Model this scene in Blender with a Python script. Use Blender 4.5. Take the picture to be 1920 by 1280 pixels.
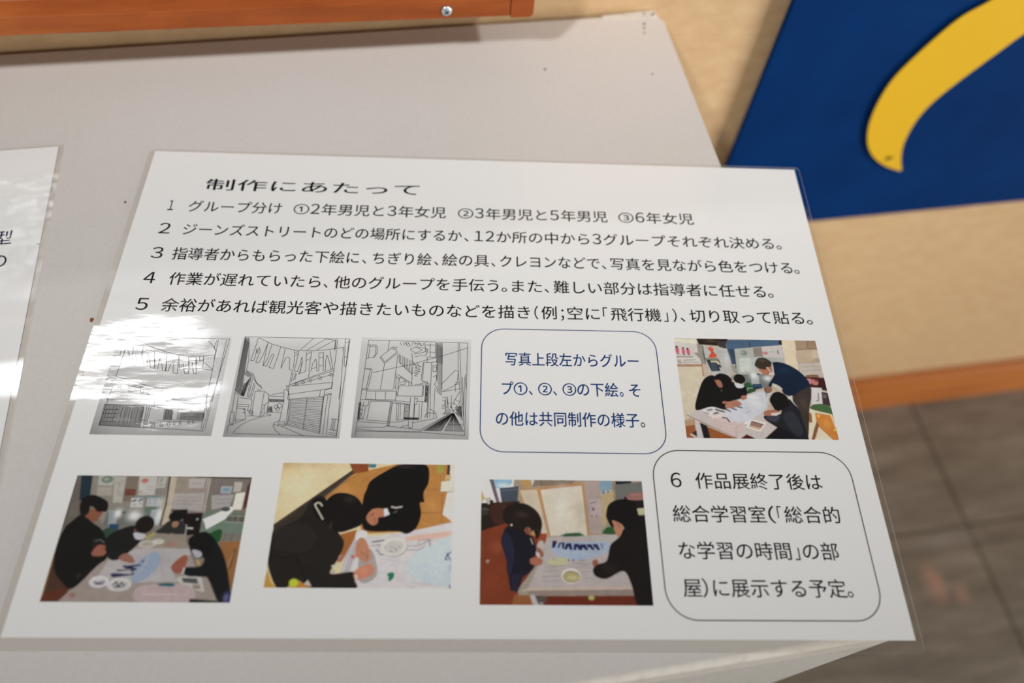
import bpy, bmesh, math, random
import numpy as np
from mathutils import Matrix, Vector

for o in list(bpy.data.objects):
    bpy.data.objects.remove(o)
scene = bpy.context.scene
COL = scene.collection
random.seed(5)
T = 0.6016            # height of the cabinet top above the floor (metres)

# ------------------------------------------------------------------ camera
cam_data = bpy.data.cameras.new('camera')
cam = bpy.data.objects.new('camera', cam_data)
COL.objects.link(cam)
cam.matrix_world = Matrix((
    (0.986915, 0.110410, -0.117509, -0.148821),
    (-0.154675, 0.854130, -0.496525, -0.346203),
    (0.045547, 0.508204, 0.860031, T + 0.263069),
    (0, 0, 0, 1)))
cam_data.sensor_width = 36
cam_data.lens = 26.79
cam_data.clip_start = 0.01
cam_data.dof.use_dof = True
cam_data.dof.focus_distance = 0.300
cam_data.dof.aperture_fstop = 4.8
scene.camera = cam

# ------------------------------------------------------------------ light
scene.view_settings.view_transform = 'Standard'
scene.view_settings.look = 'None'
scene.view_settings.exposure = 0.0
scene.view_settings.gamma = 1.0
scene.view_settings.use_curve_mapping = False
world = bpy.data.worlds.new('room_air')
scene.world = world
world.use_nodes = True
world.node_tree.nodes['Background'].inputs[0].default_value = (1.0, 0.955, 0.90, 1)
world.node_tree.nodes['Background'].inputs[1].default_value = 0.20


def lamp(name, loc, target, sx, sy, watts, color):
    d = bpy.data.lights.new(name, 'AREA')
    d.shape = 'RECTANGLE'
    d.size, d.size_y, d.energy, d.color = sx, sy, watts, color
    o = bpy.data.objects.new(name, d)
    COL.objects.link(o)
    o.location = loc
    o.rotation_euler = (Vector(target) - Vector(loc)).to_track_quat('-Z', 'Y').to_euler()
    return o


def spotlight(name, loc, target, cone, radius, watts, color):
    d = bpy.data.lights.new(name, 'SPOT')
    d.energy, d.color, d.shadow_soft_size = watts, color, radius
    d.spot_size, d.spot_blend = math.radians(cone), 1.0
    o = bpy.data.objects.new(name, d)
    COL.objects.link(o)
    o.location = loc
    o.rotation_euler = (Vector(target) - Vector(loc)).to_track_quat('-Z', 'Y').to_euler()
    return o


# two ceiling lamps, a window to the right, a lamp added for film glare
spotlight('coned_ceiling_lamp', (1.30, -1.45, T + 2.0), (0.04, 0.20, T), 27, 0.09, 143, (1.0, 1.0, 0.985))  # both cones narrowed and aimed high so the cabinet front falls darker
spotlight('coned_ceiling_lamp', (-1.35, -1.40, T + 2.0), (-0.12, 0.20, T), 27, 0.09, 150, (1.0, 1.0, 0.985))
lamp('side_window', (2.5, -1.7, 0.72), (0.4, 0, 0.2), 1.0, 1.1, 72, (1.0, 0.98, 0.94))
lamp('film_glare_lamp', (-1.52, 1.03, T + 2.0), (-1.52, 1.03, T), 1.25, 0.11, 8.0, (0.96, 0.98, 1.0))  # unseen lamp added to put the bright bar into the film's gloss

# ------------------------------------------------------------------ printed content (sheet millimetres; pictures in 0..1000)
PHOTO_1 = [['p',(126,118,110),[(-65,-32),(1039,-52),(1163,1028),(-18,1036)],0],['p',(105,98,92),[(2,-1),(87,-3),(93,432),(-9,433)],0],['p',(35,50,62),[(24,-1),(87,0),(108,193),(53,213)],0],['p',(112,106,100),[(8,233),(54,233),(70,347),(19,348)],0],['p',(140,135,126),[(87,0),(527,3),(539,407),(217,411),(111,193)],0],['p',(176,175,168),[(124,3),(211,3),(216,88),(131,85)],0],['e',(112,132,120),177,34,33,30,0],['e',(160,165,155),173,32,15,14,0],['p',(165,160,150),[(133,99),(218,98),(225,172),(143,171)],0],['p',(178,175,168),[(212,8),(280,7),(294,229),(242,230)],0],['l',(130,130,128),2.7,[(232,63),(253,72),(252,122),(266,161)]],['p',(126,114,102),[(285,7),(351,6),(364,218),(296,219)],0],['p',(104,54,44),[(294,116),(353,115),(358,165),(299,165)],0],['l',(150,110,100),2.7,[(300,133),(350,132)]],['l',(150,110,100),2.7,[(302,149),(352,148)]],['p',(190,188,184),[(354,1),(459,4),(465,163),(375,164)],0],['e',(190,120,110),391,42,20,20,0],['l',(150,148,146),2.7,[(408,90),(449,94)]],['l',(150,148,146),2.7,[(409,114),(450,119)]],['e',(160,160,160),382,135,9,13,0],['p',(180,178,172),[(465,9),(515,8),(513,103),(464,104)],0],['l',(90,90,90),4.9,[(484,16),(484,49)]],['l',(140,140,140),2.7,[(472,74),(506,76)]],['l',(108,148,155),6.1,[(357,177),(522,181)]],['p',(195,195,195),[(340,189),(408,188),(415,264),(346,265)],0],['l',(48,43,43),8.1,[(348,216),(370,204)]],['l',(48,43,43),8.2,[(385,212),(404,198)]],['l',(120,115,115),4.0,[(357,242),(377,247)]],['l',(120,115,115),4.0,[(390,232),(406,235)]],['p',(178,183,186),[(431,186),(504,187),(501,255),(433,256)],0],['l',(110,120,120),3.4,[(446,197),(450,241)]],['l',(110,120,120),3.4,[(479,197),(479,241)]],['p',(100,118,105),[(424,261),(512,259),(513,407),(433,390)],0],['p',(110,112,110),[(229,297),(423,295),(412,418),(219,421)],0],['p',(165,172,178),[(467,284),(525,279),(526,407),(473,399)],0],['p',(150,160,165),[(233,288),(282,287),(296,420),(251,420)],0],['l',(120,128,135),2.7,[(248,297),(256,392)]],['p',(45,75,100),[(254,402),(306,401),(316,457),(264,458)],0],['p',(52,78,66),[(231,449),(273,434),(306,476),(297,531),(253,532)],1],['g',(245,245,245),289,316,21,36,1],['g',(240,240,240),381,333,39,43,1],['g',(235,238,238),517,331,19,66,0.9],['g',(210,210,205),513,226,21,48,0.7],['e',(70,80,110),318,308,8,11,0],['p',(190,178,160),[(527,3),(570,7),(579,397),(534,407)],0],['l',(58,48,43),9.1,[(529,3),(542,244),(540,293),(538,407)]],['p',(152,142,132),[(570,7),(764,8),(764,304),(577,278)],0],['p',(178,172,168),[(641,21),(754,14),(749,99),(649,101)],0],['l',(140,130,128),2.8,[(657,61),(723,59)]],['l',(90,85,85),5.6,[(742,19),(740,94)]],['p',(172,166,164),[(573,146),(748,138),(752,290),(576,273)],0],['l',(140,134,132),2.7,[(591,175),(733,178)]],['l',(140,134,132),2.7,[(591,205),(734,207)]],['l',(140,134,132),2.7,[(591,234),(735,237)]],['p',(125,118,112),[(766,8),(1001,4),(1001,281),(766,289)],0],['l',(185,182,175),5.6,[(763,11),(765,301)]],['l',(35,25,25),7.0,[(682,3),(1002,11)]],['p',(165,175,182),[(833,82),(897,81),(894,141),(835,142)],0],['e',(130,150,165),864,112,22,19,0],['p',(185,178,172),[(905,41),(950,45),(949,125),(906,131)],0],['p',(168,165,165),[(787,158),(915,151),(902,249),(804,279)],0],['l',(130,128,128),2.7,[(808,192),(900,188)]],['l',(130,128,128),2.7,[(809,226),(898,220)]],['p',(240,232,212),[(924,141),(976,130),(971,275),(919,276)],0],['p',(90,55,52),[(980,80),(1000,19),(1004,247),(978,277)],0],['p',(110,128,115),[(769,287),(926,287),(1002,317),(1001,467),(768,465)],0],['p',(228,232,232),[(764,357),(825,317),(908,251),(935,263),(889,355),(796,439),(779,385)],0],['e',(80,80,75),882,273,26,19,0],['p',(96,93,86),[(904,318),(1002,315),(1000,382),(892,376)],0],['l',(180,178,170),3.4,[(892,326),(1004,329)]],['l',(170,168,160),3.3,[(892,374),(1000,382)]],['l',(170,168,160),2.7,[(931,325),(931,378)]],['l',(170,168,160),2.7,[(964,325),(964,378)]],['p',(122,118,110),[(885,468),(1000,462),(1002,527),(878,520)],0],['l',(80,76,72),3.3,[(910,468),(905,524)]],['l',(80,76,72),3.3,[(949,467),(943,523)]],['p',(28,20,20),[(578,283),(669,276),(674,310),(759,304),(763,479),(687,489),(655,358)],0],['l',(190,195,195),9.3,[(678,429),(721,431)]],['e',(150,160,170),736,357,7,9,0],['l',(150,150,150),10.6,[(681,405),(693,573)]],['p',(48,48,50),[(548,426),(568,388),(598,368),(664,377),(682,452),(667,485),(570,482),(522,464)],1],['e',(158,118,98),619,398,19,28,0],['e',(22,18,18),615,335,42,42,0],['p',(35,82,45),[(821,474),(867,436),(888,459),(881,538),(853,520)],1],['p',(150,105,65),[(881,538),(1002,527),(996,733),(997,913),(923,661)],0],['l',(80,58,40),5.2,[(977,588),(966,751)]],['l',(180,150,110),3.9,[(969,624),(951,733)]],['p',(78,54,42),[(4,617),(121,759),(124,899),(100,992),(-1,994)],0],['p',(150,105,60),[(7,617),(9,671),(9,990),(-1,994)],0],['p',(95,50,35),[(15,934),(139,882),(119,993),(-1,996)],0],['p',(160,149,143),[(291,668),(437,566),(719,572),(804,806),(855,814),(927,983),(784,971),(783,1005),(95,995)],0],['p',(150,140,130),[(437,566),(517,473),(679,480),(722,591)],0],['p',(180,176,178),[(305,677),(442,594),(722,591),(741,636),(658,754),(696,842),(474,853),(267,811)],0],['p',(150,165,187),[(462,711),(524,629),(570,638),(578,728),(520,830),(454,844)],1],['g',(150,165,187),501,755,55,62,0.6],['l',(190,188,190),3.2,[(514,648),(495,755),(460,809)]],['l',(160,158,164),2.6,[(580,665),(616,807)]],['l',(160,158,164),2.6,[(628,646),(636,736)]],['l',(165,162,168),2.5,[(555,781),(660,772)]],['p',(40,44,84),[(329,792),(349,783),(444,791),(448,774),(427,761),(366,770),(357,757),(407,756),(398,739),(385,739),(394,721),(468,747),(464,760),(448,760),(458,796),(349,817)],0],['p',(40,44,84),[(402,728),(445,720),(485,715),(483,727),(435,738)],0],['p',(40,44,84),[(480,689),(496,684),(496,697),(482,700)],0],['l',(175,172,178),3.2,[(377,783),(412,787)]],['l',(175,172,178),3.2,[(400,750),(439,760)]],['e',(212,210,212),282,848,53,45,0],['e',(198,196,198),285,854,37,29,0],['l',(58,58,85),6.2,[(256,850),(276,859),(311,845)]],['l',(58,58,85),6.2,[(269,867),(308,863)]],['e',(205,202,203),393,869,66,50,0],['e',(190,188,190),397,872,43,33,0],['l',(50,48,65),6.9,[(359,871),(374,849),(393,888),(402,853),(422,875)]],['l',(50,48,65),5.6,[(368,884),(418,886)]],['p',(24,22,21),[(92,328),(163,393),(224,449),(267,541),(291,668),(251,727),(155,900),(83,847),(27,760),(4,617),(14,452),(50,376)],1],['p',(36,33,31),[(188,524),(232,523),(272,568),(227,596),(205,615)],1],['l',(110,120,110),3.9,[(203,537),(233,528),(256,550)]],['p',(136,86,66),[(115,280),(169,293),(201,307),(192,346),(177,386),(149,375),(110,337)],1],['p',(24,20,18),[(85,333),(64,252),(71,189),(119,165),(176,190),(217,230),(222,297),(197,303),(171,303),(145,270),(124,261),(125,299),(118,328)],1],['p',(152,97,80),[(203,619),(228,569),(274,578),(284,614),(266,652),(212,653)],1],['l',(90,55,45),2.6,[(245,592),(280,609)]],['g',(60,58,52),166,803,12,17,0.6],['p',(28,29,28),[(259,532),(303,457),(398,414),(426,502),(453,529),(412,608),(356,681),(297,668)],1],['e',(112,76,62),420,446,20,37,0],['e',(30,24,22),451,404,52,71,0],['p',(165,160,105),[(466,511),(509,462),(527,482),(487,524)],0],['p',(192,192,202),[(403,470),(469,485),(458,522),(421,519)],1],['p',(150,105,95),[(353,667),(379,633),(420,649),(446,698),(417,704),(376,690)],1],['e',(190,185,175),490,559,48,31,0],['e',(170,165,155),493,560,31,18,0],['e',(202,200,190),547,539,34,22,0],['l',(170,120,105),7.8,[(591,569),(665,556)]],['l',(170,125,110),6.5,[(594,548),(637,541)]],['l',(140,95,80),5.3,[(590,481),(614,472)]],['p',(25,25,28),[(711,517),(755,470),(806,460),(867,534),(921,643),(966,795),(1002,1004),(943,1004),(855,814),(806,821),(719,784),(724,737),(805,727),(815,662),(770,663),(728,591)],1],['p',(16,14,15),[(711,522),(755,470),(813,469),(857,552),(844,644),(801,654),(742,600)],1],['p',(176,176,186),[(742,601),(789,613),(801,649),(770,660)],1],['p',(190,150,110),[(772,676),(798,681),(801,721),(788,721)],0],['p',(152,92,75),[(647,727),(698,646),(726,654),(727,704),(714,773),(674,779)],1],['l',(95,55,45),3.2,[(676,709),(711,691)]],['l',(205,205,205),8.9,[(720,740),(718,784)]],['p',(35,36,85),[(964,927),(997,918),(1000,1004),(968,1004)],0],['g',(120,125,170),975,961,16,34,0.7],['p',(195,192,190),[(697,805),(823,807),(855,923),(767,895),(689,833)],0],['p',(85,85,88),[(717,815),(799,819),(813,860),(729,850)],0],['p',(150,135,120),[(781,867),(825,867),(829,897),(792,898)],0],['p',(186,168,170),[(509,878),(767,876),(786,1003),(511,996)],1],['l',(165,148,150),3.7,[(580,895),(680,899),(695,998)]],['l',(205,190,190),4.9,[(526,939),(767,941)]],['p',(40,95,105),[(601,862),(642,855),(682,861),(683,879),(608,876)],1],['p',(30,22,30),[(784,971),(923,986),(968,1004),(784,1005)],0],['g',(150,95,85),162,950,18,18,0.9]]
PHOTO_2 = [['p',(224,207,168),[(-165,-75),(1070,-100),(1091,1043),(-34,1051)],0],['g',(190,160,110),5,-2,100,85,0.8],['g',(200,175,130),193,-6,124,47,0.6],['g',(232,218,185),125,200,111,136,0.8],['p',(188,134,74),[(257,307),(413,84),(505,54),(660,2),(977,2),(999,509),(719,565),(497,585),(429,313)],0],['l',(160,108,58),4.4,[(300,224),(451,93)]],['l',(165,112,60),3.8,[(468,157),(598,24)]],['l',(160,110,60),3.2,[(832,216),(988,213)]],['l',(150,100,55),3.8,[(803,410),(993,407)]],['l',(150,100,55),3.2,[(930,260),(934,492)]],['g',(205,150,85),375,241,55,54,0.7],['g',(205,150,90),874,351,42,54,0.6],['p',(68,58,50),[(-2,518),(405,58),(415,91),(269,297),(162,397),(9,574)],0],['p',(130,105,85),[(414,93),(269,296),(251,300),(402,98)],0],['p',(58,50,44),[(3,557),(208,298),(271,466),(94,624),(-2,617)],0],['p',(142,78,47),[(385,3),(499,3),(496,68),(417,90)],0],['l',(110,58,35),3.3,[(387,6),(417,89)]],['p',(60,125,142),[(499,3),(541,4),(538,35),(501,37)],0],['p',(228,222,218),[(958,241),(1001,231),(1005,491),(938,421)],0],['p',(165,160,80),[(900,5),(932,7),(925,73),(895,68)],1],['p',(228,225,215),[(970,-2),(1002,-2),(1006,148),(974,148)],0],['l',(70,55,45),15.8,[(963,-2),(960,83)]],['p',(200,180,140),[(947,93),(979,92),(977,130),(942,130)],0],['p',(220,220,203),[(924,148),(998,134),(996,233),(920,234)],0],['l',(140,110,85),3.2,[(920,236),(996,233)]],['p',(216,213,216),[(466,576),(546,605),(749,564),(1007,480),(1020,1011),(468,1016),(423,879)],0],['p',(226,185,170),[(727,609),(1009,548),(1010,595),(752,637)],0],['g',(230,195,182),871,597,96,25,0.5],['p',(205,219,231),[(760,801),(816,717),(897,657),(1010,604),(1019,963),(860,952),(764,884)],1],['p',(165,105,55),[(371,591),(464,551),(456,637),(409,772),(390,755)],0],['p',(190,182,188),[(418,738),(467,594),(490,653),(447,883),(400,883)],0],['l',(215,210,212),4.9,[(465,602),(411,871)]],['p',(170,163,160),[(492,771),(552,703),(597,853),(579,934),(510,951)],1],['l',(70,65,70),6.1,[(555,648),(620,632)]],['l',(100,98,104),3.0,[(551,678),(598,669),(607,719)]],['l',(90,85,90),4.8,[(582,703),(608,745),(626,744)]],['l',(110,115,125),3.6,[(748,676),(814,675),(872,627)]],['l',(110,115,125),3.6,[(746,708),(815,704),(850,674)]],['l',(130,115,115),3.0,[(813,666),(812,632),(860,623),(890,631)]],['l',(120,105,105),4.9,[(872,627),(877,674)]],['l',(190,190,198),3.0,[(604,770),(760,810)]],['l',(190,190,198),3.0,[(696,827),(714,949)]],['l',(190,190,198),2.9,[(608,836),(603,950)]],['l',(188,190,198),2.9,[(779,957),(990,971)]],['e',(190,185,182),680,693,73,70,-8],['e',(226,222,217),674,681,73,71,-8],['e',(206,202,198),678,687,55,51,-8],['l',(120,116,114),4.2,[(654,710),(673,723)]],['l',(120,116,114),4.2,[(677,693),(695,702),(690,718)]],['l',(130,126,124),4.2,[(700,676),(713,693)]],['l',(130,126,124),3.6,[(659,685),(668,693)]],['l',(70,70,130),7.2,[(964,770),(972,749),(995,715)]],['l',(70,70,130),6.6,[(971,728),(981,757),(994,786)]],['l',(70,70,130),5.4,[(961,778),(979,778)]],['l',(70,70,130),6.4,[(993,973),(996,995)]],['g',(170,170,195),992,840,8,33,0.6],['p',(40,125,95),[(652,889),(684,879),(690,913),(673,942),(660,940),(661,917)],1],['p',(22,19,18),[(482,312),(497,221),(517,147),(600,62),(685,4),(831,6),(850,151),(824,243),(830,320),(807,330),(817,423),(796,529),(744,581),(688,561),(537,563),(492,515)],1],['p',(13,11,11),[(600,283),(602,99),(680,23),(770,77),(797,262),(739,362),(647,363)],1],['g',(55,50,52),711,22,50,23,0.7],['l',(185,183,178),10.0,[(647,363),(672,372),(706,362)]],['l',(120,118,115),4.4,[(662,412),(680,399)]],['p',(187,127,97),[(511,445),(544,383),(612,384),(614,441),(579,453),(576,497),(550,516),(521,487)],1],['l',(110,65,48),4.4,[(527,441),(550,427),(543,414)]],['l',(135,85,65),3.1,[(555,453),(570,497)]],['p',(228,228,238),[(605,380),(623,375),(640,426),(611,444)],0],['p',(37,33,31),[(-4,751),(2,591),(83,512),(149,450),(196,308),(268,293),(319,465),(371,586),(398,637),(398,705),(371,805),(348,892),(470,877),(488,951),(479,1004),(260,1005),(176,942),(121,999),(69,999),(14,866)],1],['p',(43,39,37),[(28,556),(154,503),(247,605),(210,724),(104,725),(19,693)],1],['l',(22,19,18),4.8,[(142,750),(188,857),(226,954)]],['l',(24,20,19),3.6,[(8,760),(110,775),(148,750)]],['p',(25,21,19),[(262,360),(304,274),(363,251),(439,281),(485,357),(500,445),(489,507),(446,542),(376,573),(326,544),(283,466)],1],['g',(60,55,52),404,304,36,27,0.6],['g',(75,68,62),318,518,8,26,0.7],['p',(14,12,11),[(209,316),(257,307),(295,466),(260,484),(212,414)],1],['l',(205,198,182),8.0,[(270,471),(224,374),(215,352),(226,336),(243,338),(257,362)]],['p',(222,222,228),[(461,585),(484,555),(524,571),(515,625),(470,632)],1],['p',(192,136,107),[(476,629),(514,623),(547,712),(554,779),(531,805),(498,779),(469,746)],1],['l',(120,78,58),3.6,[(531,741),(537,779)]],['l',(150,100,76),3.0,[(494,721),(520,746)]],['g',(190,60,55),459,763,12,14,1],['p',(202,137,112),[(475,870),(548,814),(578,845),(572,895),(489,942)],1],['g',(215,155,130),528,866,29,24,0.5],['p',(215,212,212),[(480,895),(492,903),(493,951),(484,955)],0],['p',(195,150,75),[(7,867),(36,955),(70,1003),(-5,1004)],0],['p',(190,135,65),[(176,942),(260,1005),(122,1007)],0],['e',(190,206,60),156,961,24,30,0],['p',(205,195,190),[(210,970),(230,940),(255,990)],0],['p',(205,205,190),[(346,830),(389,813),(387,830),(350,843)],0],['e',(185,182,170),360,875,10,18,0],['p',(170,110,95),[(375,793),(401,743),(409,772),(394,805)],1],['g',(232,228,226),1012,543,24,226,0.9]]
PHOTO_3 = [['p',(165,150,130),[(-78,-82),(1163,-104),(1067,1075),(-57,1082)],0],['p',(230,234,240),[(-35,-24),(203,-8),(195,99),(99,195),(-32,207)],0],['p',(150,190,217),[(73,-1),(182,0),(175,51),(91,76)],1],['g',(235,240,245),133,51,42,19,0.7],['p',(108,95,106),[(48,-1),(73,-1),(114,197),(92,197)],0],['p',(225,215,225),[(91,81),(107,81),(133,195),(116,197)],0],['p',(72,82,94),[(112,76),(230,58),(222,194),(126,197)],0],['l',(110,120,135),4.2,[(119,100),(223,84)]],['p',(200,170,110),[(-2,83),(23,159),(3,206)],0],['p',(192,152,96),[(243,-1),(301,2),(308,58),(259,74)],0],['p',(205,205,210),[(304,2),(329,4),(328,48),(314,48)],0],['p',(138,123,108),[(329,2),(585,2),(556,40),(314,58)],0],['l',(100,86,75),3.5,[(371,4),(370,52)]],['l',(100,86,75),3.5,[(434,3),(443,46)]],['l',(60,50,46),5.6,[(490,9),(518,6)]],['p',(188,148,104),[(229,87),(350,67),(406,478),(308,488)],0],['p',(206,193,174),[(238,94),(341,85),(398,442),(332,456)],0],['p',(184,140,100),[(349,65),(630,22),(648,459),(411,471)],0],['p',(212,205,190),[(364,88),(621,45),(639,461),(418,467)],0],['g',(228,224,214),491,227,41,159,0.8],['g',(190,178,158),599,273,34,141,0.6],['p',(172,156,152),[(637,9),(733,8),(731,442),(656,443)],0],['l',(182,140,100),8.4,[(630,24),(648,457)]],['p',(182,168,168),[(660,170),(733,157),(736,301),(667,311)],0],['l',(120,90,90),4.8,[(668,195),(707,182)]],['e',(110,80,85),685,245,8,13,0],['e',(130,100,100),674,302,6,8,0],['e',(130,100,100),702,300,5,7,0],['p',(130,160,176),[(733,3),(816,1),(804,89),(735,100)],0],['p',(180,185,188),[(736,90),(804,79),(796,137),(737,133)],0],['e',(120,130,140),753,104,9,21,0],['e',(120,130,140),784,104,9,21,0],['p',(186,166,131),[(737,129),(828,79),(820,213),(745,392),(732,383)],0],['l',(120,100,80),4.2,[(817,11),(819,175)]],['p',(28,40,50),[(832,4),(936,2),(926,29),(834,32)],0],['p',(112,113,109),[(826,35),(933,19),(1005,6),(1003,134),(825,185)],0],['p',(32,27,27),[(880,136),(1001,161),(1001,361),(886,325)],0],['p',(152,108,102),[(914,109),(995,101),(998,161),(902,160)],1],['l',(180,140,130),4.2,[(920,121),(990,117)]],['p',(188,183,154),[(954,235),(998,230),(999,288),(954,293)],0],['p',(42,33,29),[(-32,207),(236,184),(228,371),(-28,447)],0],['p',(66,42,33),[(65,219),(202,203),(188,344),(79,368)],1],['p',(60,52,48),[(3,244),(51,248),(45,299),(4,309)],0],['p',(190,185,175),[(16,163),(57,153),(68,196),(44,215)],0],['e',(40,32,30),64,191,12,15,0],['l',(95,90,88),4.1,[(147,279),(181,271)]],['l',(90,70,60),3.4,[(140,223),(140,353)]],['g',(110,110,115),24,253,20,11,0.5],['p',(126,60,38),[(-28,447),(160,362),(335,479),(396,478),(359,656),(225,915),(301,1010),(-20,1012)],0],['g',(150,82,55),100,553,46,54,0.6],['g',(140,68,42),69,832,78,85,0.6],['p',(170,145,130),[(35,664),(53,658),(52,677),(38,682)],1],['p',(150,95,60),[(199,923),(289,923),(301,1002),(185,1002)],0],['p',(150,75,50),[(322,443),(396,451),(388,514),(341,515)],0],['p',(188,178,172),[(341,524),(375,514),(379,639),(333,630)],1],['p',(182,174,173),[(396,478),(811,449),(829,491),(854,739),(897,901),(889,920),(224,925),(218,894),(251,830),(332,709)],0],['p',(160,152,140),[(218,894),(326,700),(335,718),(283,868),(276,924),(224,925)],0],['p',(150,135,128),[(277,882),(896,872),(899,924),(276,924)],0],['p',(196,180,165),[(225,896),(283,872),(896,859),(895,878),(283,891)],0],['p',(108,45,30),[(322,931),(902,924),(913,1002),(301,1006)],0],['p',(90,80,78),[(315,927),(393,929),(366,1005),(327,1006)],0],['p',(190,185,190),[(289,924),(316,924),(341,1005),(311,1006)],0],['e',(150,145,140),353,989,14,13,0],['e',(178,183,112),643,942,17,18,0],['p',(165,180,201),[(428,532),(739,510),(759,582),(599,654),(466,629)],1],['g',(175,188,205),533,619,93,35,0.6],['p',(34,34,82),[(429,506),(457,506),(442,560),(424,563)],0],['p',(60,62,110),[(469,518),(493,517),(477,531),(468,562),(456,563)],0],['p',(34,34,82),[(484,518),(503,520),(496,567),(485,569)],0],['p',(34,34,82),[(511,524),(540,523),(547,577),(529,577),(523,547),(513,574),(496,574)],0],['p',(40,40,90),[(556,528),(587,528),(602,579),(585,579),(572,552),(568,579),(551,577)],0],['p',(34,34,82),[(593,532),(624,531),(642,576),(625,579),(609,556),(602,579),(589,566)],0],['p',(34,34,82),[(630,531),(661,531),(679,575),(663,577),(646,552),(642,569)],0],['p',(40,40,90),[(668,529),(695,527),(713,575),(697,579),(682,554),(677,565)],0],['p',(130,145,165),[(712,524),(732,521),(733,568),(720,569)],0],['p',(192,192,158),[(412,649),(512,642),(504,692),(411,695)],1],['e',(70,65,75),520,657,5,7,0],['e',(70,65,75),549,656,5,7,0],['l',(120,112,118),3.3,[(585,654),(618,658)]],['l',(120,112,118),3.3,[(425,656),(439,651)]],['l',(155,147,150),3.2,[(398,708),(504,699)]],['l',(150,142,146),3.9,[(544,681),(651,689)]],['l',(155,147,150),3.2,[(371,743),(470,738)]],['l',(150,142,148),4.5,[(363,787),(462,781)]],['l',(160,152,154),3.2,[(595,741),(661,745)]],['l',(165,150,155),3.9,[(530,707),(656,715)]],['l',(158,150,154),3.2,[(356,821),(474,816)]],['l',(158,150,154),3.2,[(606,793),(659,797)]],['e',(226,220,210),531,779,56,58,0],['e',(150,140,120),533,785,51,46,0],['e',(178,168,120),533,787,47,34,0],['e',(192,182,140),537,789,26,15,0],['p',(50,90,60),[(484,470),(505,448),(593,441),(614,465)],1],['l',(160,165,150),3.3,[(484,468),(505,446),(597,437),(614,465)]],['p',(46,90,48),[(726,440),(761,387),(800,384),(817,448)],1],['l',(180,190,175),3.3,[(726,438),(756,390),(801,382)]],['p',(28,28,40),[(167,390),(268,452),(308,479),(333,586),(306,657),(325,700),(252,787),(166,775),(153,659),(123,526),(133,454)],1],['p',(40,40,62),[(127,499),(160,445),(200,570),(186,745),(163,745),(153,659)],1],['p',(34,32,48),[(163,763),(258,762),(218,905),(176,890)],0],['l',(60,56,74),3.2,[(193,779),(195,890)]],['l',(60,56,74),3.2,[(219,779),(208,898)]],['l',(190,185,180),5.3,[(298,488),(311,533)]],['p',(36,28,25),[(133,326),(145,242),(216,203),(284,212),(345,276),(370,369),(352,469),(332,488),(316,424),(295,452),(248,444),(201,417),(154,372)],1],['p',(150,100,80),[(262,425),(275,398),(299,411),(302,461),(282,452)],1],['l',(45,35,32),6.0,[(269,389),(288,452)]],['g',(85,72,66),249,296,40,27,0.4],['e',(200,195,190),185,382,6,9,0],['l',(50,42,40),5.4,[(336,406),(363,442)]],['p',(168,107,86),[(296,648),(333,639),(367,656),(358,693),(325,702),(296,685)],1],['p',(150,98,82),[(334,559),(367,586),(374,626),(349,635)],1],['p',(205,195,200),[(327,595),(350,604),(353,635),(333,630)],0],['p',(182,127,102),[(786,334),(836,354),(857,381),(838,465),(817,457),(800,396)],1],['l',(140,92,72),4.1,[(832,363),(838,390)]],['p',(26,22,21),[(837,464),(875,390),(995,347),(1001,650),(999,1005),(910,1006),(881,842),(841,739),(738,799),(673,777),(662,723),(691,688),(745,661),(767,564),(783,523)],1],['g',(45,38,36),762,722,52,43,0.6],['p',(15,12,12),[(761,289),(782,204),(847,160),(923,174),(956,259),(956,361),(875,399),(856,372),(836,354),(796,336),(804,386),(787,387),(767,336)],1],['p',(152,92,77),[(662,664),(686,649),(696,681),(666,706)],1]]
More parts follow.
